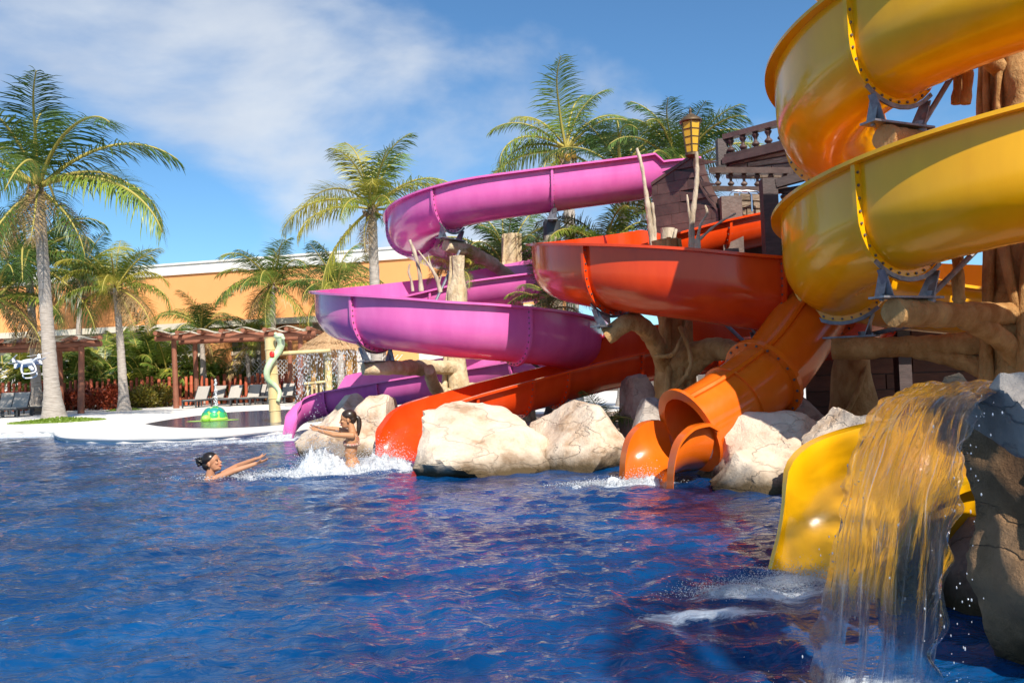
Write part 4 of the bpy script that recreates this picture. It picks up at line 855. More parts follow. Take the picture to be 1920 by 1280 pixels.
# ------------------------------------------------------------------ splashes
def foam_mound(b, c, sx, sy, h, seed, n=44):
    "rough heap of froth: a height field that breaks out of the water in lumps"
    g = Vector((seed*5.1, seed*2.3, 0)); o = len(b.v); keep = {}; vs = []
    for i in range(n):
        for j in range(n):
            u, w = i/(n-1)*2-1, j/(n-1)*2-1; e = math.exp(-(u*u+w*w)*2.2); p = Vector((c[0]+u*sx*2, c[1]+w*sy*2, 0))
            k = mnoise.fractal(p*9+g, .7, 2.1, 5)+.5*mnoise.noise(p*3.5+g); z = h*e*(.9+.8*k)+.05*k*e-.028; vs.append((p.x+.03*mnoise.noise(p*12+g), p.y, z))
    fs = [(i*n+j, (i+1)*n+j, (i+1)*n+j+1, i*n+j+1) for i in range(n-1) for j in range(n-1) if max(vs[i*n+j][2], vs[(i+1)*n+j+1][2]) > -.012]
    b.add(vs, fs)
def splash(name, label, centre, spots, n, seed, foam=()):
    g = random.Random(seed); b = MB(); T4 = [(0, 1, 2), (0, 2, 3), (0, 3, 1), (1, 3, 2)]
    for _ in range(n):
        c, sg, hz = g.choice(spots); x = c[0]+g.gauss(0, sg[0]); y = c[1]+g.gauss(0, sg[1]); dd = ((x-c[0])/sg[0])**2/2
        z = abs(g.gauss(0, hz*(1 if centre[1] > 7 else .7)))*math.exp(-dd*.35)+g.uniform(-.005, .02)
        r = g.uniform(.003, .011)*(1.4 if z < .05 else 1)*min(1, centre[1]/10)**1.3
        q = [Vector((x, y, z))+Vector((g.gauss(0, 1), g.gauss(0, 1), g.gauss(0, 1))).normalized()*r for _ in range(4)]
        b.add(q, T4)
    for k, (c, sg, hz) in enumerate(spots): foam_mound(b, c, sg[0]*1.3, sg[1]*1.3, hz*.8, seed*7+k) if centre[1] > 7 else None
    o = b.build(name, 'foam', None, 180); return tag(o, label, 'splash', kind='stuff')
# ------------------------------------------------------------------ palms
def frond_mesh(pitch, droop, seed, n=74, leaf=.30, curl=.30, width=.0052):
    "one feather frond of unit length lying along +X, rib arching up then over"
    g = random.Random(seed); S = 22; pts = [Vector((0, 0, 0))]; a = pitch; side = 0.
    for i in range(S):
        a -= droop*(.35+1.3*(i/S))/S; side += g.gauss(0, .02)
        pts.append(pts[-1]+Vector((math.cos(a)*math.cos(side), math.sin(side)*math.cos(a), math.sin(a)))/S)
    rib = MB(); rib.tube(pts, [.016*(1-.85*i/S)+.0015 for i in range(S+1)], 5)
    b = MB(); up = Vector((0, 0, 1))
    for k in range(n):
        t = .14+.86*(k+.5)/n; i = min(S-1, int(t*S)); w = t*S-i; p = pts[i].lerp(pts[i+1], w); T = (pts[i+1]-pts[i]).normalized()
        sd = T.cross(up).normalized(); nn = sd.cross(T)
        ln = leaf*float(np.interp(t, (.12, .3, .5, .75, .9, 1), (.45, .92, 1, .82, .58, .34)))*g.uniform(.85, 1.1)
        for s in (-1, 1):
            if g.random() < .03: continue
            sw = .22+.30*t+.65*t**4+g.gauss(0, .09); vee = .30-.75*t+g.gauss(0, .2); ln *= g.uniform(.8, 1.15)
            d = (sd*s*math.cos(sw)+T*math.sin(sw)+nn*vee*.6).normalized(); d2 = (d-up*curl*g.uniform(.5, 1.4)).normalized(); d3 = (d2-up*curl*g.uniform(.5, 1.5)).normalized()
            q0 = p; q1 = p+d*ln*.4; q2 = q1+d2*ln*.35; q3 = q2+d3*ln*.25; wv = T*width*g.uniform(.8, 1.2)
            b.add([q0-wv*.5, q0+wv*.5, q1+wv, q1-wv, q2+wv*.7, q2-wv*.7, q3], [(0, 1, 2, 3), (3, 2, 4, 5), (5, 4, 6)])
    o = len(b.v); me = bpy.data.meshes.new('frond'); me.from_pydata(b.v+rib.v, [], b.f+[tuple(i+o for i in f) for f in rib.f])
    me.materials.append(M['frond']); me.materials.append(M['rachis']); nb = len(b.f)
    for p in me.polygons:
        if p.index >= nb: p.material_index = 1
        p.use_smooth = True
    return me
FR = {'up': [frond_mesh(R(80), 1.15, 1, curl=.3), frond_mesh(R(68), 1.2, 2, curl=.35), frond_mesh(R(75), 1.0, 12, curl=.28)], 'mid': [frond_mesh(R(52), 1.5, 3), frond_mesh(R(42), 1.5, 4), frond_mesh(R(58), 1.9, 13)],
      'low': [frond_mesh(R(22), 1.6, 5, curl=.8), frond_mesh(R(10), 1.5, 6, curl=.9), frond_mesh(R(28), 2.0, 14, curl=.9)], 'hang': [frond_mesh(R(-18), 1.2, 7, curl=1.), frond_mesh(R(-35), .9, 8, curl=1.)]}
AR = [frond_mesh(R(78), .9, 21, 34, .24, .35, .012), frond_mesh(R(66), 1.3, 22, 34, .24, .4, .012), frond_mesh(R(52), 1.6, 23, 34, .24, .5, .012), frond_mesh(R(34), 1.5, 24, 34, .24, .5, .012)]
def put_frond(root, me, p, az, L, m, roll=0., tilt=0.):
    o = bpy.data.objects.new('frond', me); C.objects.link(o); o.parent = root; o.location = Vector(p)-origin(root)
    o.rotation_euler = (roll, tilt, az); o.scale = (L, L, L); o.material_slots[0].link = 'OBJECT'; o.material_slots[0].material = M[m]; return o
def palm(label, base, top, L, seed, mats=('frond',), n=(5, 7, 7, 3), r=(.19, .12), swell=.12, nuts=0, fix=(), bow=.25, category='palm tree', name='palm_tree', husk=True):
    base = Vector(base); top = Vector(top); root = thing(name, label, category, base, 'palms'); g = random.Random(seed)
    H = (top-base).length; k = 26; pts = []
    for i in range(k):
        w = i/(k-1); q = base.lerp(top, w); b_ = math.sin(w*PI)*bow*.12*H*.2; pts.append(q+Vector((b_, 0, 0)))
    pts = bend(pts, max(.1, H/60)); m = len(pts); mb = MB()
    mb.tube(pts, [r[1]+(r[0]-r[1])*(1-i/(m-1))**1.1+swell*math.exp(-i/(m-1)*H/.55)+.006*math.sin(i*2.4) for i in range(m)], 14, .06, seed); mb.build('trunk', 'trunk', root, 60)
    if husk:
        mb = MB(); g2 = random.Random(seed+5)
        for i in range(16):
            a = g2.uniform(0, 6.28); h0 = g2.uniform(-.5, .1); p0 = top+Vector((math.cos(a)*r[1]*.8, math.sin(a)*r[1]*.8, h0)); ou = g2.uniform(.14, .3)
            mb.tube([p0, p0+Vector((math.cos(a)*ou*.6, math.sin(a)*ou*.6, g2.uniform(.0, .2))), p0+Vector((math.cos(a)*ou, math.sin(a)*ou, g2.uniform(-.25, .3)))], [.05, .06, .012], 6, .3, i)
        mb.build('husk', 'husk', root, 60)
    kinds = ('up', 'mid', 'low', 'hang'); az = g.uniform(0, 6.28)
    if not fix:
        for kd, cnt in zip(kinds, n):
            for i in range(cnt):
                az += 2.4+g.gauss(0, .25); mt = g.choice(mats) if kd != 'hang' or g.random() < .6 else 'frond_dry'
                put_frond(root, g.choice(FR[kd]), top+Vector((0, 0, g.uniform(-.1, .15))), az, 1.12*L*g.uniform(.86, 1.1)*(.85 if kd == 'up' else 1), mt, g.gauss(0, .2), g.gauss(0, .12))
    for kd, a, l, mt in fix:
        put_frond(root, g.choice(FR[kd]), top+Vector((0, 0, g.uniform(-.1, .12))), R(a), 1.15*L*l, mt, g.gauss(0, .15), g.gauss(0, .06))
    for i in range(2 if husk else 0): put_frond(root, g.choice(FR['hang']), top+Vector((0, 0, -.15)), g.uniform(0, 6.28), L*g.uniform(.5, .75), DR, g.gauss(0, .3), g.uniform(.1, .5))
    for i in range(nuts):
        a = 6.28*i/nuts+g.uniform(-.3, .3); mb = MB(); mb.ball(top+Vector((math.cos(a)*.24, math.sin(a)*.24, -.12-.14*(i % 2))), (.11, .11, .14), 10, 7); mb.build('coconut', 'coconut', root, 180)
    return root
def on(px, py, d, z=None):
    p = P(px, py, d)
    if z is not None: p.z = z
    return p
G, Y, LM, DR = 'frond', 'frond_yellow', 'frond_lime', 'frond_dry'
palm('tallest palm with thick pale trunk at the left', on(102, 787, 29, DZ), P(72, 354, 29), 4.5, 1, (G, G, LM), r=(.24, .17), swell=.24, bow=-.1,
     fix=[('up', 100, .92, G), ('up', -60, .85, G), ('up', 250, .8, LM), ('mid', 5, 1.0, G), ('mid', -35, .95, G), ('mid', 150, 1.0, LM), ('mid', 200, 1, G), ('mid', 60, .95, G), ('low', -12, 1.06, LM), ('low', 20, .95, G), ('low', 185, .95, LM), ('low', 215, .9, G), ('low', 110, .9, G), ('low', -70, .8, G), ('hang', -25, .6, G), ('hang', 230, .7, G), ('hang', 170, .7, LM), ('hang', 300, .6, DR)])
palm('dark green palm behind the tallest one at the left edge', on(70, 760, 39, DZ), P(52, 490, 39), 3.9, 2, (G,), r=(.22, .15))
palm('palm half cut off by the left edge', on(-20, 765, 37, DZ), P(-8, 560, 37), 3.6, 22, (G, G, LM), n=(3, 6, 6, 3))
palm('small yellowish palm with a slim grey trunk beside the first pergola', on(233, 770, 39.5, DZ), P(217, 540, 39.5), 2.7, 3, (Y, Y, LM), r=(.21, .13), swell=.14, n=(5, 7, 6, 5))
palm('dark palm with drooping fronds above the second pergola', on(511, 740, 46, DZ), P(511, 535, 46), 3.2, 4, (G, G, LM), n=(4, 7, 8, 3))
palm('golden green coconut palm left of the purple slide', on(706, 745, 33, DZ), P(697, 392, 33), 3.3, 5, (Y, Y, LM), r=(.24, .17), swell=.1, nuts=0,
     fix=[('up', 120, 1.0, Y), ('up', 70, .9, LM), ('up', -20, .9, LM), ('up', 240, .8, Y), ('mid', 25, 1., Y), ('mid', -15, 1.02, LM), ('mid', 160, 1.0, Y), ('mid', 280, .8, Y), ('mid', 90, .9, LM), ('low', -5, .95, Y), ('low', 178, 1.08, Y), ('low', 200, .9, Y), ('low', 30, .9, LM), ('low', 300, .7, LM), ('hang', 190, 1.05, Y), ('hang', -40, .6, G), ('low', 250, .7, LM), ('up', 300, .8, LM)])
palm('coconut palm with orange nuts behind the upper purple slide', on(1075, 720, 29, .2), P(1062, 284, 29), 2.9, 6, (LM, LM, G), r=(.24, .18), nuts=9,
     fix=[('up', 60, .95, LM), ('up', -80, 1.0, LM), ('up', 150, .8, Y), ('mid', 10, .9, LM), ('mid', 170, .9, LM), ('mid', 60, .9, G), ('mid', -40, .95, G), ('low', 175, 1.05, LM), ('low', 160, .95, G), ('low', 5, 1.05, LM), ('low', -15, .95, G), ('low', 205, .95, LM), ('low', 330, .9, G), ('low', 100, .8, G), ('hang', 195, .9, LM), ('hang', 230, .7, Y), ('hang', -10, .8, G), ('up', 0, .8, LM)])
palm('palm fanning out behind the ship lantern', on(1290, 700, 21, .2), P(1272, 322, 21), 2.25, 7, (G, LM, G), n=(7, 8, 6, 0), r=(.2, .14))
palm('low dark palm behind the start of the purple slide', on(1170, 700, 24, .2), P(1165, 330, 24), 2.3, 17, (G,), n=(3, 6, 7, 2), r=(.16, .12))
palm('palm leaning against the orange building by the golden one', on(640, 740, 44, DZ), P(632, 540, 44), 2.9, 8, (G, LM), n=(5, 6, 4, 2))
palm('low feathery palm in front of the orange wall left of the second pergola', on(382, 745, 47, DZ), P(378, 622, 47), 2.6, 9, (G, LM), n=(6, 7, 3, 0))
palm('slim palm behind the pergola with a thin trunk', on(468, 740, 48, DZ), P(462, 650, 48), 2.2, 10, (LM, G), n=(6, 6, 3, 1), r=(.13, .1), swell=.05)
palm('palm at the far left behind the hedge', on(140, 745, 52, DZ), P(150, 520, 52), 3.4, 11, (G, LM), n=(4, 7, 7, 3))
# low palms among the slides
palm('fan of dark fronds under the upper purple turn', P(948, 640, 18.9), P(950, 508, 18.9), 1.75, 31, (G,), n=(7, 8, 5, 0), r=(.09, .08), swell=0, husk=False)
palm('lime fronds arching behind the red bowl', P(1135, 640, 16.2), P(1135, 470, 16.2), 1.6, 32, (LM, LM, G), n=(2, 8, 7, 0), r=(.09, .08), swell=0, husk=False)
palm('small lime palm tucked between the purple loop and the red bowl', P(1035, 650, 14.6), P(1030, 572, 14.6), .85, 33, (LM, G), n=(3, 7, 6, 0), r=(.06, .05), swell=0, husk=False)
palm('yellowish seedling palm beside the square cut trunk', P(852, 560, 16.6), P(852, 520, 16.6), .75, 34, (Y, LM), n=(4, 5, 2, 0), r=(.05, .04), swell=0, husk=False)
palm('little fern palm on the ground below the red run-out', on(1135, 770, 13.0, .2), on(1135, 772, 13.0, .32), .75, 35, (LM, G), n=(2, 6, 3, 0), r=(.05, .04), swell=0, husk=False)
palm('tall palm on the right bank whose shadow falls on the yellow slide', (5.2, -3.2, .2), (4.9, -2.4, 7.2), 2.9, 36, (G, LM), n=(1, 2, 3, 0), r=(.2, .14))
# ------------------------------------------------------------------ hedge of areca palms behind the fence
def areca(i, px, d, h, seed, mts):
    g = random.Random(seed); b = on(px, 740, d, .08); where = ('at the left edge', 'left of the tallest trunk', 'right of the tallest trunk', 'behind the first pergola post', 'left of the slim grey trunk', 'behind the slim grey trunk', 'right of the slim grey trunk', 'left of the second pergola', 'behind the second pergola post', 'behind the second pergola roof')[min(i, 9)]
    root = thing('areca_palm', 'bushy areca palm clump '+where, 'areca palm', b, 'areca palms behind the log fence')
    for k in range(34):
        a = g.uniform(0, 6.28); q = b+Vector((g.gauss(0, .6), g.gauss(0, .3), h*g.uniform(.05, .55))); o = put_frond(root, g.choice(AR), q, a, h*g.uniform(.45, .72), g.choice(mts), g.gauss(0, .2)); 
    mb = MB()
    for k in range(7):
        q = b+Vector((g.gauss(0, .4), g.gauss(0, .25), 0)); mb.tube([q, q+Vector((g.gauss(0, .2), 0, h*.5))], .035, 5)
    mb.build('stems', 'leaf_dark', root)
for i, (px, d, h) in enumerate(((-20, 47, 4.2), (45, 48, 4.4), (118, 47.5, 4.0), (165, 48.5, 4.3), (205, 48, 4.2), (245, 48, 4.8), (285, 48, 4.9), (318, 48.5, 3.9), (355, 49, 3.4), (425, 50, 3.2))):
    areca(i, px, d, h, 50+i, (LM, LM, LM, G) if i not in (0, 3, 7) else (LM, Y, LM))
def shrub(label, px, py, d, w, h, m, seed, n=1700, leaf=.17, z=DZ, group='low shrubs along the deck'):
    g = random.Random(seed); c = on(px, py, d, z); b = MB(); root = thing('shrub', label, 'shrub', c, group)
    cl = [(g.gauss(0, w*.25), g.gauss(0, w*.2), g.uniform(.25, .8)*h, g.uniform(.18, .32)*min(w, h*1.6)) for _ in range(max(6, int(w*6)))]
    for _ in range(n):
        x, y, zz, r = g.choice(cl); v = Vector((g.gauss(0, 1), g.gauss(0, 1), g.gauss(0, 1))).normalized()*r*g.uniform(.6, 1.1)
        p = c+Vector((x, y, max(.03, zz))) + v; p.z = max(p.z, c.z+.02)
        t = (v.normalized()+Vector((g.gauss(0, .5), g.gauss(0, .5), g.gauss(.3, .5)))).normalized(); s = t.cross(Vector((g.gauss(0, 1), g.gauss(0, 1), g.gauss(0, 1)))).normalized(); l = leaf*g.uniform(.7, 1.4)
        b.add([p, p+t*l*.5+s*l*.22, p+t*l, p+t*l*.5-s*l*.22], [(0, 1, 2, 3)])
    b.build('foliage', m, root, 0)
    mb = MB()
    for x, y, zz, r in cl: mb.tube([c+Vector((x*.2, y*.2, 0)), c+Vector((x*.7, y*.7, zz*.6)), c+Vector((x, y, zz))], [.02, .014, .008], 5)
    mb.build('stems', 'husk', root)
shrub('dark red croton left of the first pergola post', 130, 752, 43, 1.5, .9, 'croton_red', 1)
shrub('red croton right of the first pergola post', 172, 752, 43, 1.6, 1.0, 'croton_red', 2)
shrub('orange red croton beside the slim grey trunk', 207, 750, 43, 1.3, 1.1, 'croton_red', 3)
shrub('yellow croton right of the slim grey trunk', 258, 750, 44, 1.7, .9, 'croton_yellow', 4)
shrub('golden croton before the second pergola post', 298, 748, 45, 1.6, .95, 'croton_yellow', 5)
shrub('round bright green bush behind the second pergola', 388, 735, 50, 2.2, 2.6, 'leaf_lime', 6, 2600, .16)
shrub('dark green vine bush beside the thatched hut', 610, 715, 44, 1.4, 1.9, 'leaf_dark', 7, 1200, .12)
shrub('dark hedge bush right of the hut', 650, 715, 46, 1.4, 1.9, 'leaf_dark', 8, 1200, .12)
for i, (px, d) in enumerate(((432, 48.5), (485, 48.5), (528, 48.5))):
    c = on(px, 735, d, .08); root = thing('cordyline', 'spiky purple cordyline '+('left of the thin trunk', 'by the bamboo pole', 'behind the last loungers')[i], 'plant', c, 'cordylines behind the fence')
    g = random.Random(i); b = MB()
    for k in range(40):
        a = g.uniform(0, 6.28); e = g.uniform(.3, 1.4); t = Vector((math.cos(a)*math.cos(e), math.sin(a)*math.cos(e), math.sin(e))); p = c+Vector((0, 0, g.uniform(.6, 1.2))); s = t.cross(Vector((0, 0, 1))).normalized()*.03; l = g.uniform(.5, .9)
        b.add([p-s*.5, p+s*.5, p+t*l*.5+s, p+t*l*.5-s, p+t*l-Vector((0, 0, .1))], [(0, 1, 2, 3), (3, 2, 4)])
    b.build('leaves', 'cordyline', root, 0); mb = MB(); mb.tube([c, c+Vector((0, 0, 1.2))], .03, 6); mb.build('stem', 'husk', root)
def ground_cover(label, px, py, rx, ry, n, seed):
    g = random.Random(seed); c = W(px, py, DZ); b = MB()
    for _ in range(n):
        a = g.uniform(0, 6.28); q = g.random()**.5; p = c+Vector((math.cos(a)*rx*q, math.sin(a)*ry*q, 0)); h = g.uniform(.05, .16)*(1.25-q)
        t = Vector((g.gauss(0, .5), g.gauss(0, .5), 1)).normalized(); s = t.cross(Vector((g.gauss(0, 1), g.gauss(0, 1), 0))).normalized()*.03
        b.add([p-s, p+s, p+t*h+s, p+t*h-s], [(0, 1, 2, 3)])
    tag(b.build('ground_cover', 'leaf_lime', None, 0), label, 'ground cover', kind='stuff')
ground_cover('patch of low green plants round the foot of the tallest palm', 108, 790, 1.45, 1.5, 2600, 1)
ground_cover('small ring of grass at the slim grey trunk', 233, 769, .8, .9, 600, 2)
# ------------------------------------------------------------------ orange building behind the garden
def building():
    A = P(-120, 700, 57); B = P(1010, 700, 46.5); A.z = B.z = .1
    t = (B-A).normalized(); n = Vector((t.y, -t.x, 0)); n = n if n.y < 0 else -n; L = (B-A).length
    root = thing('building', 'long orange stucco building with white parapet behind the palms', 'building', A.lerp(B, .5))
    q = lambda u, z, o=0.: A+t*u+n*o+Vector((0, 0, z-A.z))
    zt = 8.6
    def blk(name, m, u0, u1, z0, z1, o0, o1, sm=0):
        b = MB(); b.hexa([q(u0, z0, o0), q(u1, z0, o0), q(u1, z0, o1), q(u0, z0, o1)], [q(u0, z1, o0), q(u1, z1, o0), q(u1, z1, o1), q(u0, z1, o1)]); return b.build(name, m, root, sm)
    blk('wall', 'stucco', 0, L, 4.9, zt-.6, -12, 0); blk('parapet', 'white', -.1, L+.1, zt-.6, zt, -12.1, .12)
    blk('parapet_coping', 'white', -.2, L+.2, zt, zt+.12, -12.2, .2)
    blk('ledge', 'cream', -.1, L+.1, 4.55, 4.9, -12, 1.5); blk('lower_wall', 'white', 0, L, .1, 3.0, -2, .3)
    blk('shaded_recess', 'cream', 0, L, 3.0, 4.55, -2, -.8); blk('string_course', 'cream', -.05, L+.05, 2.9, 3.12, 0, .5)
    for px in (405, 530, 560, 772, 655):
        u = (P(px, 700, 50).x-A.x)/t.x; blk('pillar', 'stucco', u-.8, u+.8, .1, 4.5, .35, 1.2)
    # white lattice screens between the pillars
    for px in (548, 690):
        u = (P(px, 700, 49).x-A.x)/t.x; b = MB()
        for k in range(-8, 9):
            for sgn in (-1, 1):
                a0 = q(u+k*.25-.75*sgn, 1.0, 1.5+.02*sgn); a1 = q(u+k*.25+.75*sgn, 2.5, 1.5+.02*sgn); b.beam(a0, a1, .03, .07, (0, 1, 0))
        lo = b.build('lattice_slats', 'white', root, 0); tag(lo, kind='stuff')
building()
# ------------------------------------------------------------------ log fence
def log_fence():
    root = thing('log_fence', 'palisade of red stained round logs behind the loungers', 'fence', on(250, 745, 46, .1)); g = random.Random(9)
    px = -14.
    while px < 560:
        d = 46+max(0, (px-330)*.004); h = g.uniform(1.5, 1.72); p = on(px, 740, d, .06); r = g.uniform(.075, .095)
        b = MB(); k = g.uniform(-.03, .03); b.tube([p, p+Vector((k*.5, 0, h*.5)), p+Vector((k, 0, h-.02)), p+Vector((k, 0, h))], [r, r*.98, r*.95, r*.8], 9, .08, px); b.build('log', 'fence', root, 40)
        px += g.uniform(9.2, 11.4)
    for z in (.5, 1.15):
        b = MB(); b.beam(on(-14, 740, 46.12, z), on(560, 740, 47.1, z), .06, .1); b.build('rail', 'fence', root, 0)
log_fence()
# ------------------------------------------------------------------ pergolas with woven canvas
def pergola(label, x0, x1, yf, yb, zf, posts, nraf, seed, sk=0.):
    root = thing('pergola', label, 'pergola', (x0, yf, DZ), 'pergolas over the loungers'); g = random.Random(seed)
    for y in (yf, yb):
        e = sk*(y-yf)/(yb-yf); b = MB(); b.tube([(x0-.25+e, y, zf), ((x0+x1)/2+e, y, zf+.03), (x1+.25+e, y, zf)], [.13, .125, .13], 12, .05); b.build('beam', 'pergola', root, 40)
    for x, y in posts:
        b = MB(); k = g.uniform(-.08, .08); b.tube([(x+k, y, DZ-.05), (x+k*.5, y, 1.5), (x, y, zf-.1)], [.14, .13, .12], 12, .08, x); b.build('post', 'pergola', root, 40)
    xs = [x0+(x1-x0)*(i+.0)/(nraf-1) for i in range(nraf)]
    for x in xs:
        b = MB(); b.tube([(x-sk*.2, yf-.8, zf+.22), (x+sk*1.2, yb+.8, zf+.27)], .10, 10, .05, x); b.build('rafter', 'pergola', root, 40)
    nst = 5
    for j in range(nst):
        y = yf-.55+(yb-yf+1.1)*j/(nst-1); b = MB(); vs = []; k = 6*(nraf-1)+1
        for i in range(k):
            w = i/6; seg = int(min(w, nraf-2)); f = w-seg; x = xs[0]+(xs[-1]-xs[0])*i/(k-1)
            wave = math.cos(PI*w+PI*j)*.11; sag = -.03*math.sin(PI*f)
            for yy, zz in ((-.2, -.02), (.2, .02)): vs.append((x+sk*(y-yf)/(yb-yf), y+yy, zf+.27+wave+sag+zz))
        fs = [(2*i, 2*i+1, 2*i+3, 2*i+2) for i in range(k-1)]
        b.add(vs, fs); o = b.build('canvas_strip', 'canvas', root, 180); md = o.modifiers.new('thick', 'SOLIDIFY'); md.thickness = .015
zf = P(150, 645, 37.5).z
pergola('log pergola with woven cream canvas at the left edge', P(-140, 640, 37.5).x, P(178, 640, 37.5).x, 37.5, 41.5, zf, [(P(147, 700, 37.2).x, 37.5), (P(112, 700, 41.5).x, 41.5), (P(-60, 700, 37.2).x, 37.5)], 8, 1, -3.0)
zf = P(440, 630, 41).z
pergola('log pergola with woven cream canvas beside the bamboo pole', P(300, 640, 41).x, P(582, 640, 41).x, 41, 45, zf, [(P(327, 700, 41).x, 41), (P(360, 700, 44.5).x, 45), (P(565, 700, 41).x, 41), (P(545, 700, 45).x, 45)], 8, 2, -.4)
# ------------------------------------------------------------------ sun loungers
def lounger_parts():
    root = thing('sun_lounger', 'grey sling sun lounger', 'sun lounger', (0, 0, 0), 'sun loungers under the pergolas')
    w = .66
    for sx in (-1, 1):
        b = MB(); b.beam((sx*w/2, -.95, .34), (sx*w/2, .95, .34), .05, .07); b.build('side_rail', 'charcoal', root, 0)
        for y in (-.88, .75): b = MB(); b.box((sx*w/2, y, .165), (.06, .06, .33)); b.build('leg', 'charcoal', root, 0)
    for y in (-.93, .9): b = MB(); b.beam((-w/2, y, .34), (w/2, y, .34), .05, .07); b.build('cross_bar', 'charcoal', root, 0)
    b = MB(); b.beam((-w/2, -.88, .12), (w/2, -.88, .12), .035, .035); b.build('stretcher', 'charcoal', root, 0)
    b = MB(); b.box((0, -.3, .385), (w-.04, 1.24, .025)); b.build('seat_sling', 'sling', root, 0)
    m = Matrix.Rotation(R(56), 3, 'X'); b = MB(); c = Vector((0, .3, .40)); b.box(c+m @ Vector((0, .36, 0)), (w-.05, .74, .025), rot=m); b.build('backrest_sling', 'sling', root, 0)
    for sx in (-1, 1):
        b = MB(); b.beam(c+Vector((sx*w*.47, 0, 0)), c+Vector((sx*w*.47, 0, 0))+m @ Vector((0, .76, 0)), .035, .035); b.build('back_frame', 'charcoal', root, 0)
    b = MB(); b.beam(Vector((-.2, .62, .9)), Vector((-.2, .85, .36)), .03, .03); b.beam(Vector((.2, .62, .9)), Vector((.2, .85, .36)), .03, .03); b.build('prop', 'charcoal', root, 0)
    return root
L0_ = lounger_parts(); LCH = [o for o in bpy.data.objects if o.parent == L0_]; first = True
def put_lounger(px, d, rz, label):
    global first
    if first: r = L0_; first = False
    else:
        r = L0_.copy(); C.objects.link(r)
        for ch in LCH: c = ch.copy(); C.objects.link(c); c.parent = r
    p = on(px, 750, d, DZ); r.location = p; r.rotation_euler = (0, 0, rz); r['label'] = label
for a in ((6, 35.5, .18, 'grey lounger cut off by the left picture edge'), (31, 35.5, .18, 'front row lounger left of the tallest palm trunk'), (62, 38.5, .18, 'back row lounger just left of the tallest trunk'), (86, 38.2, .18, 'lounger mostly hidden behind the tallest trunk'), (18, 39, .18, 'back row lounger at the left edge'),
          (371, 41.2, -.1, 'first front row lounger beside the second pergola post'), (404, 44.2, -.1, 'back row lounger behind the little fountain jet'), (434, 42.2, -.1, 'second front row lounger from the pergola post'), (470, 42.8, -.1, 'third front row lounger from the pergola post'), (494, 45.8, -.1, 'back row lounger left of the bamboo pole'), (503, 43.4, -.1, 'lounger half hidden by the bamboo pole'), (534, 44, -.1, 'last front row lounger right of the bamboo pole'), (548, 47, -.1, 'back row lounger behind the falling drops of the hut')):
    put_lounger(*a)
# ------------------------------------------------------------------ kids' play: bamboo spray pole, hut, turtle, jet
def bamboo(mb, a, b_, r, seg):
    a = Vector(a); b_ = Vector(b_); pts = []; rad = []
    for k in range(seg):
        for w, f in ((0.02, 1.0), (.5, .95), (.93, .97), (.97, 1.07), (.995, 1.07)): pts.append(a.lerp(b_, (k+w)/seg)); rad.append(r*f)
    mb.tube(pts, rad, 14)
def spray_pole():
    b0 = W(517, 792, DZ); d = b0.y; root = thing('spray_pole', 'thick bamboo water pole with a green snake spout', 'spray pole', b0)
    top = P(506, 632, d); mb = MB(); bamboo(mb, (b0.x, b0.y, DZ), top, .15, 7); mb.build('bamboo', 'bamboo', root)
    mb = MB(); bamboo(mb, P(518, 663, d), P(620, 657, d), .055, 4); mb.build('cross_pipe', 'bamboo', root)
    sn = [(523, 632), (527, 645), (522, 658), (513, 670), (505, 683), (500, 697), (503, 712), (515, 722), (524, 735), (521, 752)]
    pb = bend([P(x, y, d-.22+.1*math.sin(i)) for i, (x, y) in enumerate(sn)], .04); k = len(pb); mb = MB(); mb.tube(pb, [.085*(1-.6*(i/k)**1.5)+.015 for i in range(k)], 12); s = mb.build('snake', 'green_paint', root)
    mb = MB(); mb.ball(P(523, 630, d-.22), (.14, .13, .085), 12, 8); mb.ball(P(531, 634, d-.3), (.05, .05, .05), 8, 6); mb.ball(P(517, 626, d-.3), (.05, .05, .05), 8, 6); mb.build('snake_head', 'green_paint', root)
    mb = MB(); mb.ball(P(510, 664, d-.32), (.07, .03, .085), 10, 8); mb.build('red_spot', 'red_paint', root)
spray_pole()
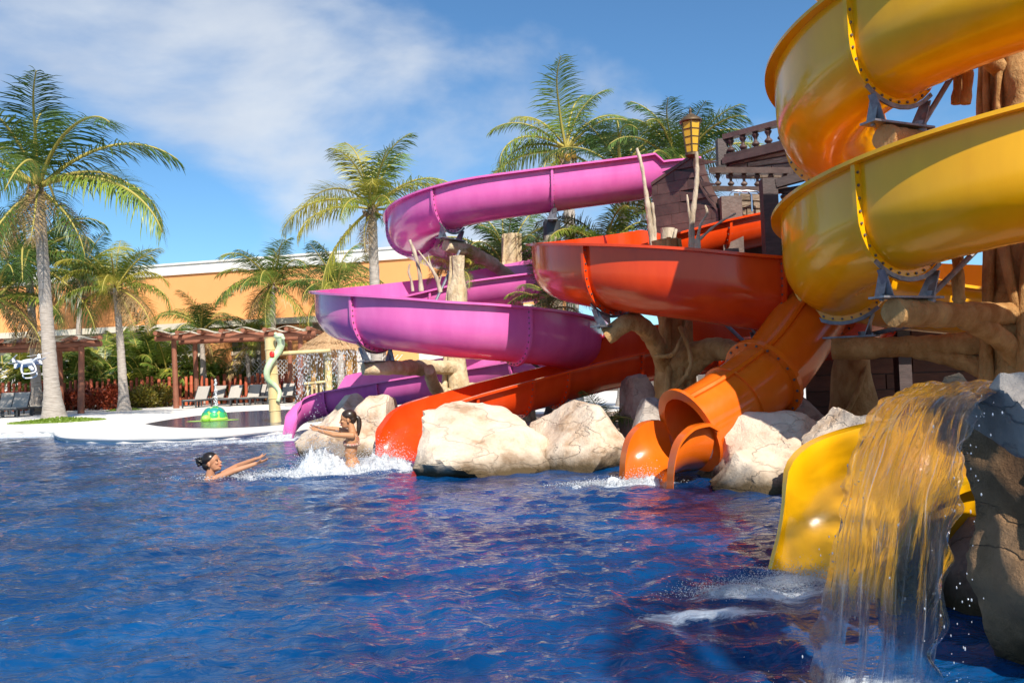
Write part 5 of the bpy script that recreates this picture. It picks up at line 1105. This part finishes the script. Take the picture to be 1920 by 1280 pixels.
def hut():
    d = 30.; c = on(628, 740, d, DZ); s = d/1600; ze = P(628, 655, d).z; za = P(628, 616, d).z
    root = thing('thatched_hut', 'round thatched hut dripping water over the kids pool', 'hut', c); g = random.Random(4)
    # thatch: rings of straw on a cone
    for (r0, z0, r1, z1, n, nm) in ((1.25, ze-.04, .62, ze+(za-ze)*.55, 420, 'thatch_skirt'), (.92, ze+(za-ze)*.32, .05, za, 360, 'thatch_top')):
        b = MB()
        prof = [(r0, z0-c.z), (r0*.98, z0-c.z+.06), (r1, z1-c.z), (r1*.5, z1-c.z+.01)]; b.lathe(c, prof, 40)
        for k in range(n):
            a = g.uniform(0, 6.28); w0 = g.uniform(0, .9); p = lambda w, o=0: Vector((c.x+(r0+(r1-r0)*w+o)*math.cos(a), c.y+(r0+(r1-r0)*w+o)*math.sin(a), z0+(z1-z0)*w+.03))
            b.beam(p(w0, .02), p(w0-.22, .035)-Vector((0, 0, .03)), .03, .015)
        b.build(nm, 'thatch', root, 60)
    for dx, dy, r in ((-.62, -.5, .10), (.62, -.5, .12), (-.6, .5, .10), (.6, .5, .10)):
        b = MB(); b.tube([(c.x+dx, c.y+dy, DZ), (c.x+dx, c.y+dy, ze+.15)], r, 12, .2, dx); b.build('post', 'bark', root)
    b = MB(); bamboo(b, (c.x-.05, c.y-.75, DZ), (c.x-.05, c.y-.75, ze+.05), .125, 4); b.build('bamboo_post', 'bamboo', root)
    # little bamboo rail
    for x in (-.75, -.6, -.45, -.3): b = MB(); bamboo(b, (c.x+x, c.y-.85, DZ), (c.x+x, c.y-.85, 1.05), .04, 2); b.build('rail_post', 'bamboo', root)
    b = MB(); bamboo(b, (c.x-.85, c.y-.86, 1.1), (c.x-.1, c.y-.86, 1.16), .05, 3); b.build('rail', 'bamboo', root)
    # curtain of falling drops from the eaves
    b = MB()
    for k in range(1700):
        a = g.uniform(0, 6.28); f = g.random()**1.6; z = ze-.05-f*(ze-DZ-.1); p = Vector((c.x+(1.24+g.gauss(0, .03+.05*f))*math.cos(a), c.y+1.24*math.sin(a), z)); l = g.uniform(.02, .09)
        b.beam(p, p-Vector((0, 0, l)), .012, .012, (0, 1, 0))
    tag(b.build('dripping_water', 'fall_drop2', root, 0), kind='stuff')
M['fall_drop2'] = mat('white drops', (.82, .86, .9), .3); glassy(M['fall_drop2'], .35)
hut()
def turtle():
    p = W(402, 788, DZ+.004); p.z = DZ; s = p.y/1600; r = 22*s; h = 27*s
    root = thing('toy_turtle', 'green turtle shell fountain in the kids pool', 'turtle toy', p)
    b = MB(); b.lathe(p, [(r*1.08, .02), (r*1.12, .05), (r*1.05, .09), (r*1.0, h*.22)], 24); b.build('rim', 'shell_line', root)
    b = MB(); b.lathe(p, [(r*1.0*math.cos(a), h*.15+h*.8*math.sin(a)) for a in np.linspace(0, PI/2*.98, 9)], 24); b.build('shell', 'shell_line', root)
    for ring, (e, n, f) in enumerate(((.30, 8, .36), (.82, 6, .40), (1.45, 1, .34))):
        for k in range(n):
            a = 2*PI*(k+.5*ring)/n+.3; c = Vector((p.x+r*math.cos(e)*math.cos(a), p.y+r*math.cos(e)*math.sin(a), p.z+h*.15+h*.8*math.sin(e)))
            nn = Vector((math.cos(e)*math.cos(a)/r, math.cos(e)*math.sin(a)/r, math.sin(e)/(h*.8))).normalized(); m = nn.to_track_quat('Z', 'Y').to_matrix()
            b = MB(); b.ball(c, (r*f, r*f*.85, .03), 7, 4, m); b.build('shell_plate', ('shell', 'shell_teal', 'shell')[ring], root, 40)
    b = MB(); hd = p+Vector((-.1, -r*1.15, .09)); b.ball(hd, (.13, .16, .1), 12, 8); b.build('head', 'shell_line', root)
    b = MB(); g = random.Random(2); n = 40
    b.add([(p.x+(r*2.0+.1*g.random())*math.cos(2*PI*k/n), p.y-.1+(r*1.35+.12*g.random())*math.sin(2*PI*k/n), DZ+.010) for k in range(n)], [tuple(range(n))]); b.build('base_plate', 'shell_line', root, 0)
turtle()
def jet():
    p = W(405, 764, DZ); root = thing('water_jet', 'thin white water jet in front of the loungers', 'fountain', p); b = MB(); g = random.Random(6); h = 52/1600*p.y
    for k in range(260):
        z = g.random()*h; q = Vector((p.x+g.gauss(0, .02+.03*(1-z/h)), p.y+g.gauss(0, .03), DZ+z)); r = g.uniform(.006, .014); b.ball(q, (r, r, r*2.4), 5, 4)
    b.ball((p.x, p.y, DZ+h), (.035, .035, .05), 8, 6); tag(b.build('drops', 'fall_drop2', root), kind='stuff')
    b = MB(); b.lathe((p.x, p.y, DZ), [(.06, 0), (.06, .03), (.03, .05)], 10); b.build('nozzle', 'chrome', root)
jet()
# ------------------------------------------------------------------ drone
def drone():
    c = P(52, 681, 9.6); s = 9.6/1600; root = thing('drone', 'white quadcopter drone hovering in front of the palms', 'drone', c)
    m = Matrix.Rotation(R(14), 3, 'Y').inverted() @ Matrix.Rotation(R(-8), 3, 'X') @ Matrix.Rotation(R(28), 3, 'Z')
    f = lambda x, y, z: c+m @ Vector((x, y, z))
    b = MB(); b.ball(c, (.115, .075, .038), 18, 10, m); b.ball(f(0, 0, .018), (.08, .05, .03), 14, 8, m); b.build('body', 'plastic', root, 180)
    b = MB(); b.box(f(-.085, 0, .0), (.05, .05, .025), rot=m); b.build('battery', 'grey_plastic', root, 0)
    for sx in (-1, 1):
        for sy in (-1, 1):
            e = f(sx*.125, sy*.125, .012); b = MB(); b.tube([f(sx*.05, sy*.04, 0), f(sx*.09, sy*.085, .012), e], [.022, .017, .016], 10); ar = b.build('arm', 'plastic', root)
            b = MB(); b.tube([e+m @ Vector((0, 0, -.015)), e+m @ Vector((0, 0, .03))], .018, 12); b.build('motor', 'plastic', ar)
            a = .5+sx*.6+sy*1.1; d = Vector((math.cos(a), math.sin(a), 0)); b = MB(); n = Vector((-d.y, d.x, 0)); q = lambda t, w, z=0.: e+m @ (d*t+n*w+Vector((0, 0, .036+z)))
            for sg in (-1, 1):
                b.add([q(0, -.006), q(0, .006), q(sg*.05, .013, .004), q(sg*.118, .006), q(sg*.118, -.004), q(sg*.05, -.010, -.003)], [(0, 1, 2, 5), (5, 2, 3, 4)])
            b.ball(q(0, 0), (.01, .01, .008), 8, 5); o = b.build('propeller', 'plastic', ar, 180); md = o.modifiers.new('thick', 'SOLIDIFY'); md.thickness = .003
    for sy in (-1, 1):
        b = MB(); b.tube(bend([f(-.055, sy*.055, -.02), f(-.07, sy*.085, -.09), f(-.06, sy*.095, -.135), f(.06, sy*.095, -.135), f(.07, sy*.085, -.09), f(.055, sy*.055, -.02)], .02), .0085, 8); b.build('landing_gear', 'plastic', root)
    b = MB(); b.box(f(.02, 0, -.05), (.035, .05, .03), rot=m); b.ball(f(.035, 0, -.075), (.024, .024, .024), 10, 8); g = b.build('camera_gimbal', 'plastic', root, 40)
    b = MB(); b.tube([f(.055, 0, -.075), f(.066, 0, -.075)], .012, 10); b.build('lens', 'eye', g)
drone()
# ------------------------------------------------------------------ people
def capsule(b, p, q, r0, r1, n=12, steps=5):
    p = Vector(p); q = Vector(q); b.tube([p.lerp(q, i/steps) for i in range(steps+1)], [r0+(r1-r0)*i/steps for i in range(steps+1)], n); b.ball(p, r0, n, 8); b.ball(q, r1, n, 8)
def finger(b, base, d, nrm, ln, r, curl):
    p = Vector(base); a = 0.
    for k, f in enumerate((.45, .32, .23)):
        dd = (d*math.cos(a)+nrm*math.sin(a)).normalized(); q = p+dd*ln*f; capsule(b, p, q, r*(1-.08*k), r*(1-.08*(k+1)), 8, 2); p = q; a += curl
def hand(b, wrist, d, palm, thumb_side, s=1.):
    "palm slab, four unequal fingers and a thumb leaving its side"
    d = d.normalized(); side = d.cross(palm).normalized()*thumb_side; w = Vector(wrist)
    for k, o in enumerate((-.030, -.010, .010, .030)):
        capsule(b, w+side*o*.6*s+d*.012, w+side*o*s+d*.082*s, .0145*s, .0115*s, 8, 2)
        finger(b, w+side*o*s+d*.08*s, (d+side*o*3.2).normalized(), palm, (.062, .072, .076, .068)[k]*s, .0085*s, .22)
    finger(b, w+side*.028*s+d*.025*s, (side*.75+d*.7).normalized(), palm, .070*s, .0105*s, .18)
def head(b, c, fwd_, upv, s=1.):
    f = fwd_.normalized(); u = (upv-f*upv.dot(f)).normalized(); l = u.cross(f); m = Matrix((f, l, u)).transposed()
    at = lambda x, y, z: Vector(c)+m @ Vector((x, y, z))*s
    b.ball(at(-.008, 0, .03), (.096*s, .077*s, .086*s), 18, 12, m); b.ball(at(.022, 0, -.035), (.066*s, .058*s, .078*s), 16, 10, m)   # cranium, face
    b.ball(at(.058, 0, -.092), (.024*s, .026*s, .02*s), 10, 8, m); b.ball(at(.03, 0, -.075), (.055*s, .05*s, .036*s), 12, 8, m)      # chin, jaw
    b.tube([at(.078, 0, .012), at(.092, 0, -.01), at(.104, 0, -.03), at(.088, 0, -.038)], [.008*s, .010*s, .0135*s, .010*s], 8)
    for sg in (-1, 1):
        b.ball(at(.066, sg*.034, -.022), (.022*s, .022*s, .02*s), 10, 6, m); b.ball(at(.080, sg*.016, -.034), (.012*s, .010*s, .008*s), 8, 6, m); b.ball(at(.075, sg*.03, .018), (.016*s, .022*s, .009*s), 8, 6, m)
        b.ball(at(-.008, sg*.078, -.012), (.018*s, .010*s, .030*s), 10, 6, m)
    b.ball(at(.086, 0, -.056), (.013*s, .022*s, .007*s), 8, 6, m); b.ball(at(.083, 0, -.068), (.013*s, .02*s, .008*s), 8, 6, m)
    return at, m
def skin_mesh(b, name, m, parent, voxel=.0045):
    o = b.build(name, m, parent, 0); md = o.modifiers.new('fuse', 'REMESH'); md.mode = 'VOXEL'; md.voxel_size = voxel; md.use_smooth_shade = True
    sm = o.modifiers.new('soft', 'SMOOTH'); sm.factor = .5; sm.iterations = 4
    dg = bpy.context.evaluated_depsgraph_get(); me = bpy.data.meshes.new_from_object(o.evaluated_get(dg)); o.modifiers.clear(); o.data = me
    for p in me.polygons: p.use_smooth = True
    if not me.materials: me.materials.append(M[m])
    return o
def features(root, at, m, s, smile=True):
    for sg in (-1, 1):
        b = MB(); b.ball(at(.082, sg*.031, -.001), (.007*s, .011*s, .006*s), 10, 6, m); b.build('eye', 'eye', root, 180)
        b = MB(); b.tube([at(.082, sg*.018, .022), at(.084, sg*.032, .027), at(.074, sg*.05, .021)], .0035*s, 6); b.build('eyebrow', 'hair', root, 180)
    b = MB(); b.tube([at(.078, -.026, -.056), at(.097, -.012, -.062), at(.100, 0, -.0635), at(.097, .012, -.062), at(.078, .026, -.056)], .0058*s, 8); b.build('lips', 'lips', root, 180)
    if smile: b = MB(); b.tube([at(.092, -.015, -.0585), at(.1005, 0, -.0595), at(.092, .015, -.0585)], .0042*s, 8); b.build('teeth', 'teeth', root, 180)
def woman():
    c = P(398, 867, 10.7); px = lambda x, y, dy=0.: P(x, y, 10.7)+Vector((0, dy, 0))
    root = thing('person', 'woman with dark hair bun reaching both arms out of the water', 'person', (c.x, c.y, 0))
    b = MB(); at, m = head(b, c, Vector((.95, -.12, .28)), Vector((-.25, 0, 1)), 1.08)
    sh0 = Vector((c.x-.02, c.y-.15, -.04)); sh1 = Vector((c.x-.02, c.y+.17, -.03)); ch = Vector((c.x-.05, c.y+.01, -.1))
    capsule(b, at(-.03, 0, -.06), ch+Vector((.0, 0, .04)), .052, .06)
    b.ball(ch+Vector((0, 0, -.08)), (.105, .17, .17), 16, 10); b.ball(ch+Vector((-.02, 0, -.3)), (.10, .14, .2), 14, 10); b.ball(ch+Vector((-.02, 0, -.5)), (.12, .17, .15), 14, 10)
    for sg in (-1, 1): capsule(b, ch+Vector((-.02, sg*.09, -.55)), ch+Vector((-.25, sg*.1, -.95)), .085, .06); capsule(b, ch+Vector((-.25, sg*.1, -.95)), ch+Vector((-.5, sg*.1, -1.2)), .055, .035)
    e0 = px(446, 880, -.12); w0 = px(482, 868, -.05); e1 = px(437, 876, .2); w1 = px(474, 862, .12)
    for sh, e, w, ts in ((sh0, e0, w0, 1), (sh1, e1, w1, -1)):
        capsule(b, ch+Vector((0, (sh.y-ch.y)*.5, .02)), sh, .055, .052); capsule(b, sh, e, .050, .037); capsule(b, e, w, .037, .025)
        dd = (w-e).normalized(); hand(b, w, dd, Vector((0, .35*ts, .93)), ts, 1.0)
    skin_mesh(b, 'body', 'skin', root); features(root, at, m, 1.08)
    b = MB(); b.ball(at(-.020, 0, .050), (.104, .090, .092), 20, 14, m)
    b.ball(at(-.07, 0, -.01), (.06, .075, .07), 14, 10, m); hr = b.build('hair', 'hair', root, 180)
    b = MB(); cc = at(-.125, 0, .055); b.ball(cc, (.056, .052, .056), 14, 10, m)
    for k in range(5): a = 1.25*k; b.tube(bend([cc+m @ Vector((.05*math.cos(a+w*2.4), .055*math.sin(a+w*2.4), .05*math.cos(w*3)))*.98 for w in (0, .3, .6, .9)], .02), .014, 8)
    b.build('hair_bun', 'hair', hr, 180)
    b = MB(); b.tube(bend([ch+Vector((.10, -.09, -.08)), sh0+Vector((0, .06, .055)), ch+Vector((-.10, -.06, -.06))], .02), .007, 6); b.tube(bend([ch+Vector((.10, .09, -.08)), sh1+Vector((0, -.06, .055)), ch+Vector((-.10, .06, -.06))], .02), .007, 6); b.build('swimsuit_strap', 'strap', root)
woman()
def girl():
    d = 11.; c = P(652, 786, d); px = lambda x, y, dy=0.: P(x, y, d)+Vector((0, dy, 0))
    root = thing('person', 'girl with wet ponytail coming off the slide with outstretched arms', 'person', (c.x, c.y, 0)); s = 1.0
    b = MB(); at, m = head(b, c, Vector((-.97, -.14, -.06)), Vector((0, 0, 1)), s)
    neck = px(661, 808); ch = px(661, 826); wa = px(657, 850); hip = px(661, 872)
    capsule(b, at(-.03, 0, -.06), neck+Vector((0, 0, -.02)), .042, .05)
    b.ball(ch, (.088, .135, .12), 16, 10); b.ball(ch.lerp(wa, .6), (.078, .112, .12), 16, 10); b.ball(wa, (.078, .105, .12), 16, 10); b.ball(hip, (.095, .13, .13), 16, 10)
    for sg in (-1, 1):
        k = hip+Vector((-.30, sg*.09, -.16)); capsule(b, hip+Vector((0, sg*.07, -.04)), k, .078, .055); capsule(b, k, k+Vector((.1, 0, -.38)), .052, .034); capsule(b, k+Vector((.1, 0, -.38)), k+Vector((-.06, 0, -.42)), .03, .022)
        b.ball(ch+Vector((-.075, sg*.05, -.02)), (.032, .045, .04), 10, 8)
    for (sh, e, w, ts) in ((px(664, 815, -.14), px(630, 813, -.17), px(602, 806, -.10), -1), (px(660, 813, .14), px(628, 806, .16), px(598, 802, .10), 1)):
        capsule(b, neck.lerp(ch, .35)+Vector((0, (sh.y-c.y)*.5, 0)), sh, .045, .043); capsule(b, sh, e, .041, .032); capsule(b, e, w, .032, .022)
        dd = (w-e).normalized(); hand(b, w, (dd+Vector((0, 0, .1))).normalized(), Vector((0, .2*ts, .95)), ts, .92)
    skin_mesh(b, 'body', 'skin_girl', root); features(root, at, m, s)
    b = MB(); b.ball(at(-.020, 0, .046), (.099, .084, .085), 20, 14, m); b.ball(at(-.06, 0, 0), (.052, .07, .065), 14, 10, m); hr = b.build('hair', 'hair_brown', root, 180)
    b = MB(); pb = bend([at(-.10, 0, .03), at(-.135, 0, .0), at(-.14, 0, -.07), at(-.125, .01, -.16), at(-.12, .01, -.22)], .02); k = len(pb); b.tube(pb, [.022+.012*math.sin(PI*i/k)-.02*(i/k)**3 for i in range(k)], 10, .2); b.build('ponytail', 'hair_brown', hr, 180)
    b = MB()
    b.tube([ch+Vector((.084*math.cos(a)-.002, .128*math.sin(a), -.045)) for a in np.linspace(0, 2*PI, 25)], .017, 8)
    for sg in (-1, 1): b.ball(ch+Vector((-.082, sg*.05, -.025)), (.034, .048, .042), 10, 8)
    b.build('bikini_top', 'bikini', root, 180)
    b = MB(); b.tube(bend([ch+Vector((.10, -.05, -.05)), ch+Vector((.03, -.075, .10)), ch+Vector((-.09, -.05, .0))], .02), .006, 6); b.build('bikini_strap', 'bikini', root)
girl()
# ------------------------------------------------------------------ foam and spray where water is stirred
g0 = P(655, 880, 11); g0.z = 0
splash('splash', 'burst of white spray round the girl', g0, [((g0.x-.25, g0.y-.1), (.22, .2), .22), ((g0.x-.42, g0.y-.15), (.10, .15), .30), ((g0.x-.35, g0.y), (.14, .15), .28), ((g0.x+.15, g0.y), (.25, .2), .10), ((g0.x+.45, g0.y+.2), (.2, .2), .16), ((g0.x-.8, g0.y-.35), (.5, .22), .03), ((g0.x-.3, g0.y-.3), (.5, .2), .05)], 12000, 1)
e0 = P(725, 855, 11.8); e0.z = 0
splash('splash', 'foam boiling at the end of the red slide', e0, [((e0.x-.1, e0.y), (.14, .18), .13), ((e0.x-.3, e0.y-.1), (.25, .2), .05)], 2600, 2)
p0 = W(525, 822); splash('splash', 'foam trailing from the purple slide end', p0, [((p0.x, p0.y), (.3, .2), .09), ((p0.x-.9, p0.y-.7), (.7, .22), .03), ((p0.x-1.7, p0.y-1.0), (.7, .2), .02)], 3600, 3)
p0 = W(1200, 905); splash('splash', 'line of foam left of the orange scoop', p0, [((p0.x+.05, p0.y+.0), (.13, .1), .07), ((p0.x-.25, p0.y-.05), (.2, .08), .03), ((p0.x-.5, p0.y-.06), (.2, .06), .015)], 2600, 4)
p0 = W(1500, 1090); splash('splash', 'churning foam in front of the yellow slide end', p0, [((p0.x+.02, p0.y+.02), (.14, .08), .06), ((p0.x-.12, p0.y-.08), (.16, .08), .05), ((p0.x-.3, p0.y-.14), (.16, .07), .045), ((p0.x-.1, p0.y-.22), (.2, .07), .035), ((p0.x-.45, p0.y-.22), (.14, .05), .035), ((p0.x+.12, p0.y+.0), (.1, .07), .05)], 9000, 5)
p0 = W(40, 816); splash('splash', 'pale churned water by the deck at the left edge', p0, [((p0.x, p0.y-.5), (1.6, .35), .05), ((p0.x-1.5, p0.y-.8), (1.4, .4), .04)], 3000, 6)
p0 = W(1660, 1330); splash('splash', 'spray where the waterfall meets the pool', p0, [((p0.x, p0.y), (.2, .15), .06)], 1500, 7)
